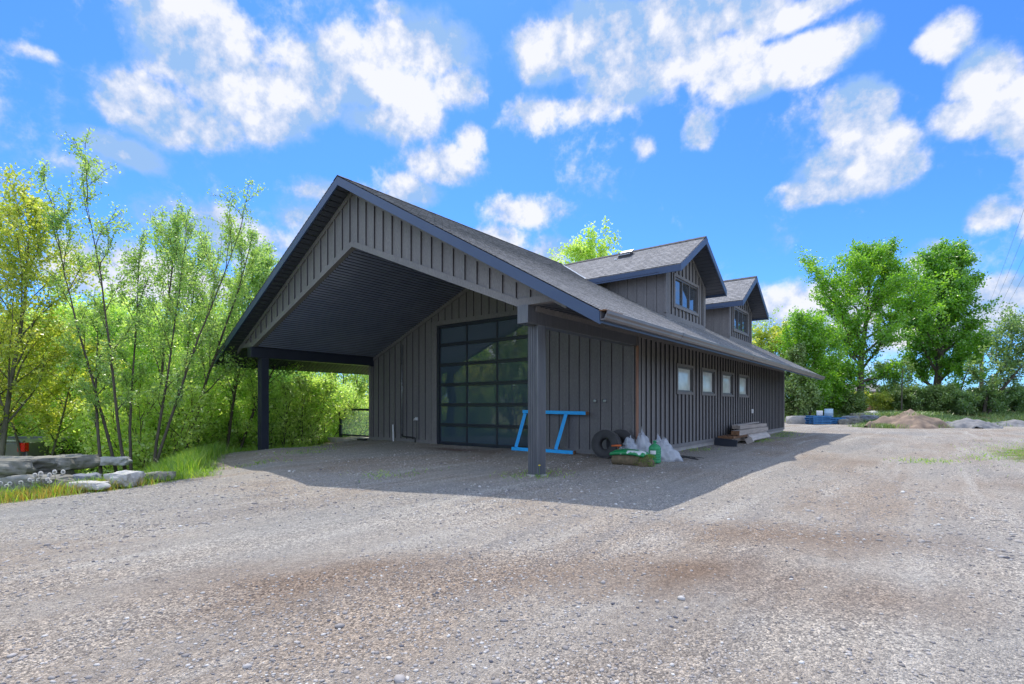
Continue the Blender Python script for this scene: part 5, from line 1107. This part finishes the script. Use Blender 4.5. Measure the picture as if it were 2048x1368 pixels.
# ------------------------------------------------------------------ pickup truck, rear end showing past the left boulders
tx, ty, _ = at(108, 15.2); tz = -1.02
tk = empty('pickup_truck', (tx, ty, tz), YAW+PI, 'grey pickup truck with red tail light parked behind the left boulders', 'pickup truck')
# local x forward (to the left of the picture), y away from the camera side is negative after the half turn
def arch(cx, r, x0, x1, zt_, zb_):
    """side outline of a body panel with one wheel arch"""
    pts = [(x0, zb_)]; n = 14
    for k in range(n+1): a = PI-PI*k/n; pts.append((cx+r*math.cos(a), zb_-.02+max(0, r*math.sin(a))))
    pts += [(x1, zb_), (x1, zt_), (x0, zt_)]; return pts
for (nm, cx, x0, x1, zt_, mt) in (('cargo_bed', 1.15, .0, 2.25, 1.30, 'truckgrey'), ('front_fender', 4.75, 4.05, 5.75, 1.15, 'truckgrey')):
    g = MB(); g.prism([(x, -.98, z) for x, z in arch(cx, .47, x0+.02, x1, zt_, .52)], (0, 1.96, 0)); g.build(nm, M[mt], tk, bevel=.03)
g = MB(); g.prism([(x, -.97, z) for x, z in [(2.29, .5), (4.03, .5), (4.03, 1.18), (3.6, 1.80), (2.5, 1.84), (2.29, 1.25)]], (0, 1.94, 0)); g.build('cab', M['truckgrey'], tk, bevel=.04)
g = MB(); g.prism([(x, -.985, z) for x, z in [(2.42, 1.24), (3.95, 1.2), (3.55, 1.73), (2.58, 1.76)]], (0, 1.97, 0)); g.build('side_window', M['dglass'], tk)
g = MB(); g.box(-.01, 2.25, -1.0, -.90, 1.302, 1.36); g.box(-.01, 2.25, .90, 1.0, 1.302, 1.36); g.build('bed_rail', M['galv'], tk, bevel=.01)
g = MB(); g.box(-.05, .02, -.9, .9, .6, 1.29); g.build('tailgate', M['truckgrey'], tk, bevel=.02)
g = MB(); g.box(-.18, .02, -.95, .95, .38, .58); g.build('rear_bumper', M['galv'], tk, bevel=.03)
g = MB(); g.box(.0, 2.2, -.99, .99, .40, .515); g.build('rocker_panel', M['truckrust'], tk)
for s in (-1, 1): g = MB(); g.box(-.07, .13, min(s*.86, s*.995), max(s*.86, s*.995), 1.05, 1.29); g.build('tail_light', M['red'], tk, bevel=.01)
for wx in (1.15, 4.75):
    for wy in (-.85, .85):
        g = MB(); g.lathe([(.2, -.11), (.37, -.12), (.395, -.09), (.4, 0), (.395, .09), (.37, .12), (.2, .11)], 32); wh = g.build('wheel', M['rubber'], tk, smooth=True, mat4=Matrix.Translation((wx, wy, .4))@Matrix.Rotation(R(90), 4, 'X'))
        g = MB(); g.lathe([(0, -.07), (.12, -.09), (.2, -.10), (.205, 0), (.2, .10), (.12, .09), (0, .07)], 24); g.build('rim', M['galv'], wh, smooth=True, mat4=Matrix.Translation((wx, wy, .4))@Matrix.Rotation(R(90), 4, 'X'))

# ------------------------------------------------------------------ loose stones on the gravel
ico = bmesh.new(); bmesh.ops.create_icosphere(ico, subdivisions=1, radius=1); IV = np.array([v.co[:] for v in ico.verts]); IF = np.array([[v.index for v in f.verts] for f in ico.faces]); ico.free()
def stones(name, n, rmin, rmax, smin, smax, seed, label, power=1.6, fx=None):
    rng = np.random.default_rng(seed)
    q = rng.uniform(0, 1, n); r = (rmin**(2-power)+q*(rmax**(2-power)-rmin**(2-power)))**(1/(2-power)); a = YAW+PI/2+rng.uniform(-1.05, 1.05, n)
    P = np.column_stack([CAM[0]+r*np.cos(a), CAM[1]+r*np.sin(a)])
    ok = (sdist(P, LEFT) < -.1) & (sdist(P, FAR) < -.3) & ~((np.abs(P[:, 0]) < WW+.05) & (P[:, 1] > YF-.05))
    # thinner and thicker drifts
    dn = np.sin(P[:, 0]*1.3+P[:, 1]*.6)+np.sin(P[:, 0]*.5-P[:, 1]*1.1+2)+rng.normal(0, .8, n); ok &= dn > -.9
    P = P[ok]; n = len(P); z = gheight(P); s = smin*(smax/smin)**(rng.uniform(0, 1, n)**2.6)
    sc = np.stack([s*rng.uniform(.7, 1.3, n), s*rng.uniform(.6, 1.1, n), s*rng.uniform(.3, .65, n)], 1)
    V = IV[None]*(1+rng.normal(0, .16, (n, len(IV), 1)))*sc[:, None, :]; c_, s_ = np.cos(t_ := rng.uniform(0, 6.3, n)), np.sin(t_)
    X = V[..., 0]*c_[:, None]-V[..., 1]*s_[:, None]; Y = V[..., 0]*s_[:, None]+V[..., 1]*c_[:, None]
    V = np.stack([X+P[:, 0:1], Y+P[:, 1:2], V[..., 2]+z[:, None]+sc[:, 2:3]*.25], -1).reshape(-1, 3)
    F = (np.arange(n)[:, None, None]*len(IV)+IF[None]).reshape(-1, 3); rn = np.repeat(np.clip(rng.normal(.42, .19, n), 0, 1), len(IF))
    return tag(npmesh(name, V, F, M['pebble'], None, rn), label, 'gravel', kind='stuff')
stones('loose_gravel', 70000, 1.6, 13, .004, .016, 1, 'loose light and dark stones strewn over the near gravel', 1.5)
stones('loose_gravel', 26000, 6, 40, .010, .030, 2, 'loose crushed stone over the far part of the yard', 1.2)
stones('larger_stones', 420, 1.8, 14, .014, .042, 3, 'scattered larger pebbles on the gravel', 1.3)
print('objects', len(bpy.data.objects))
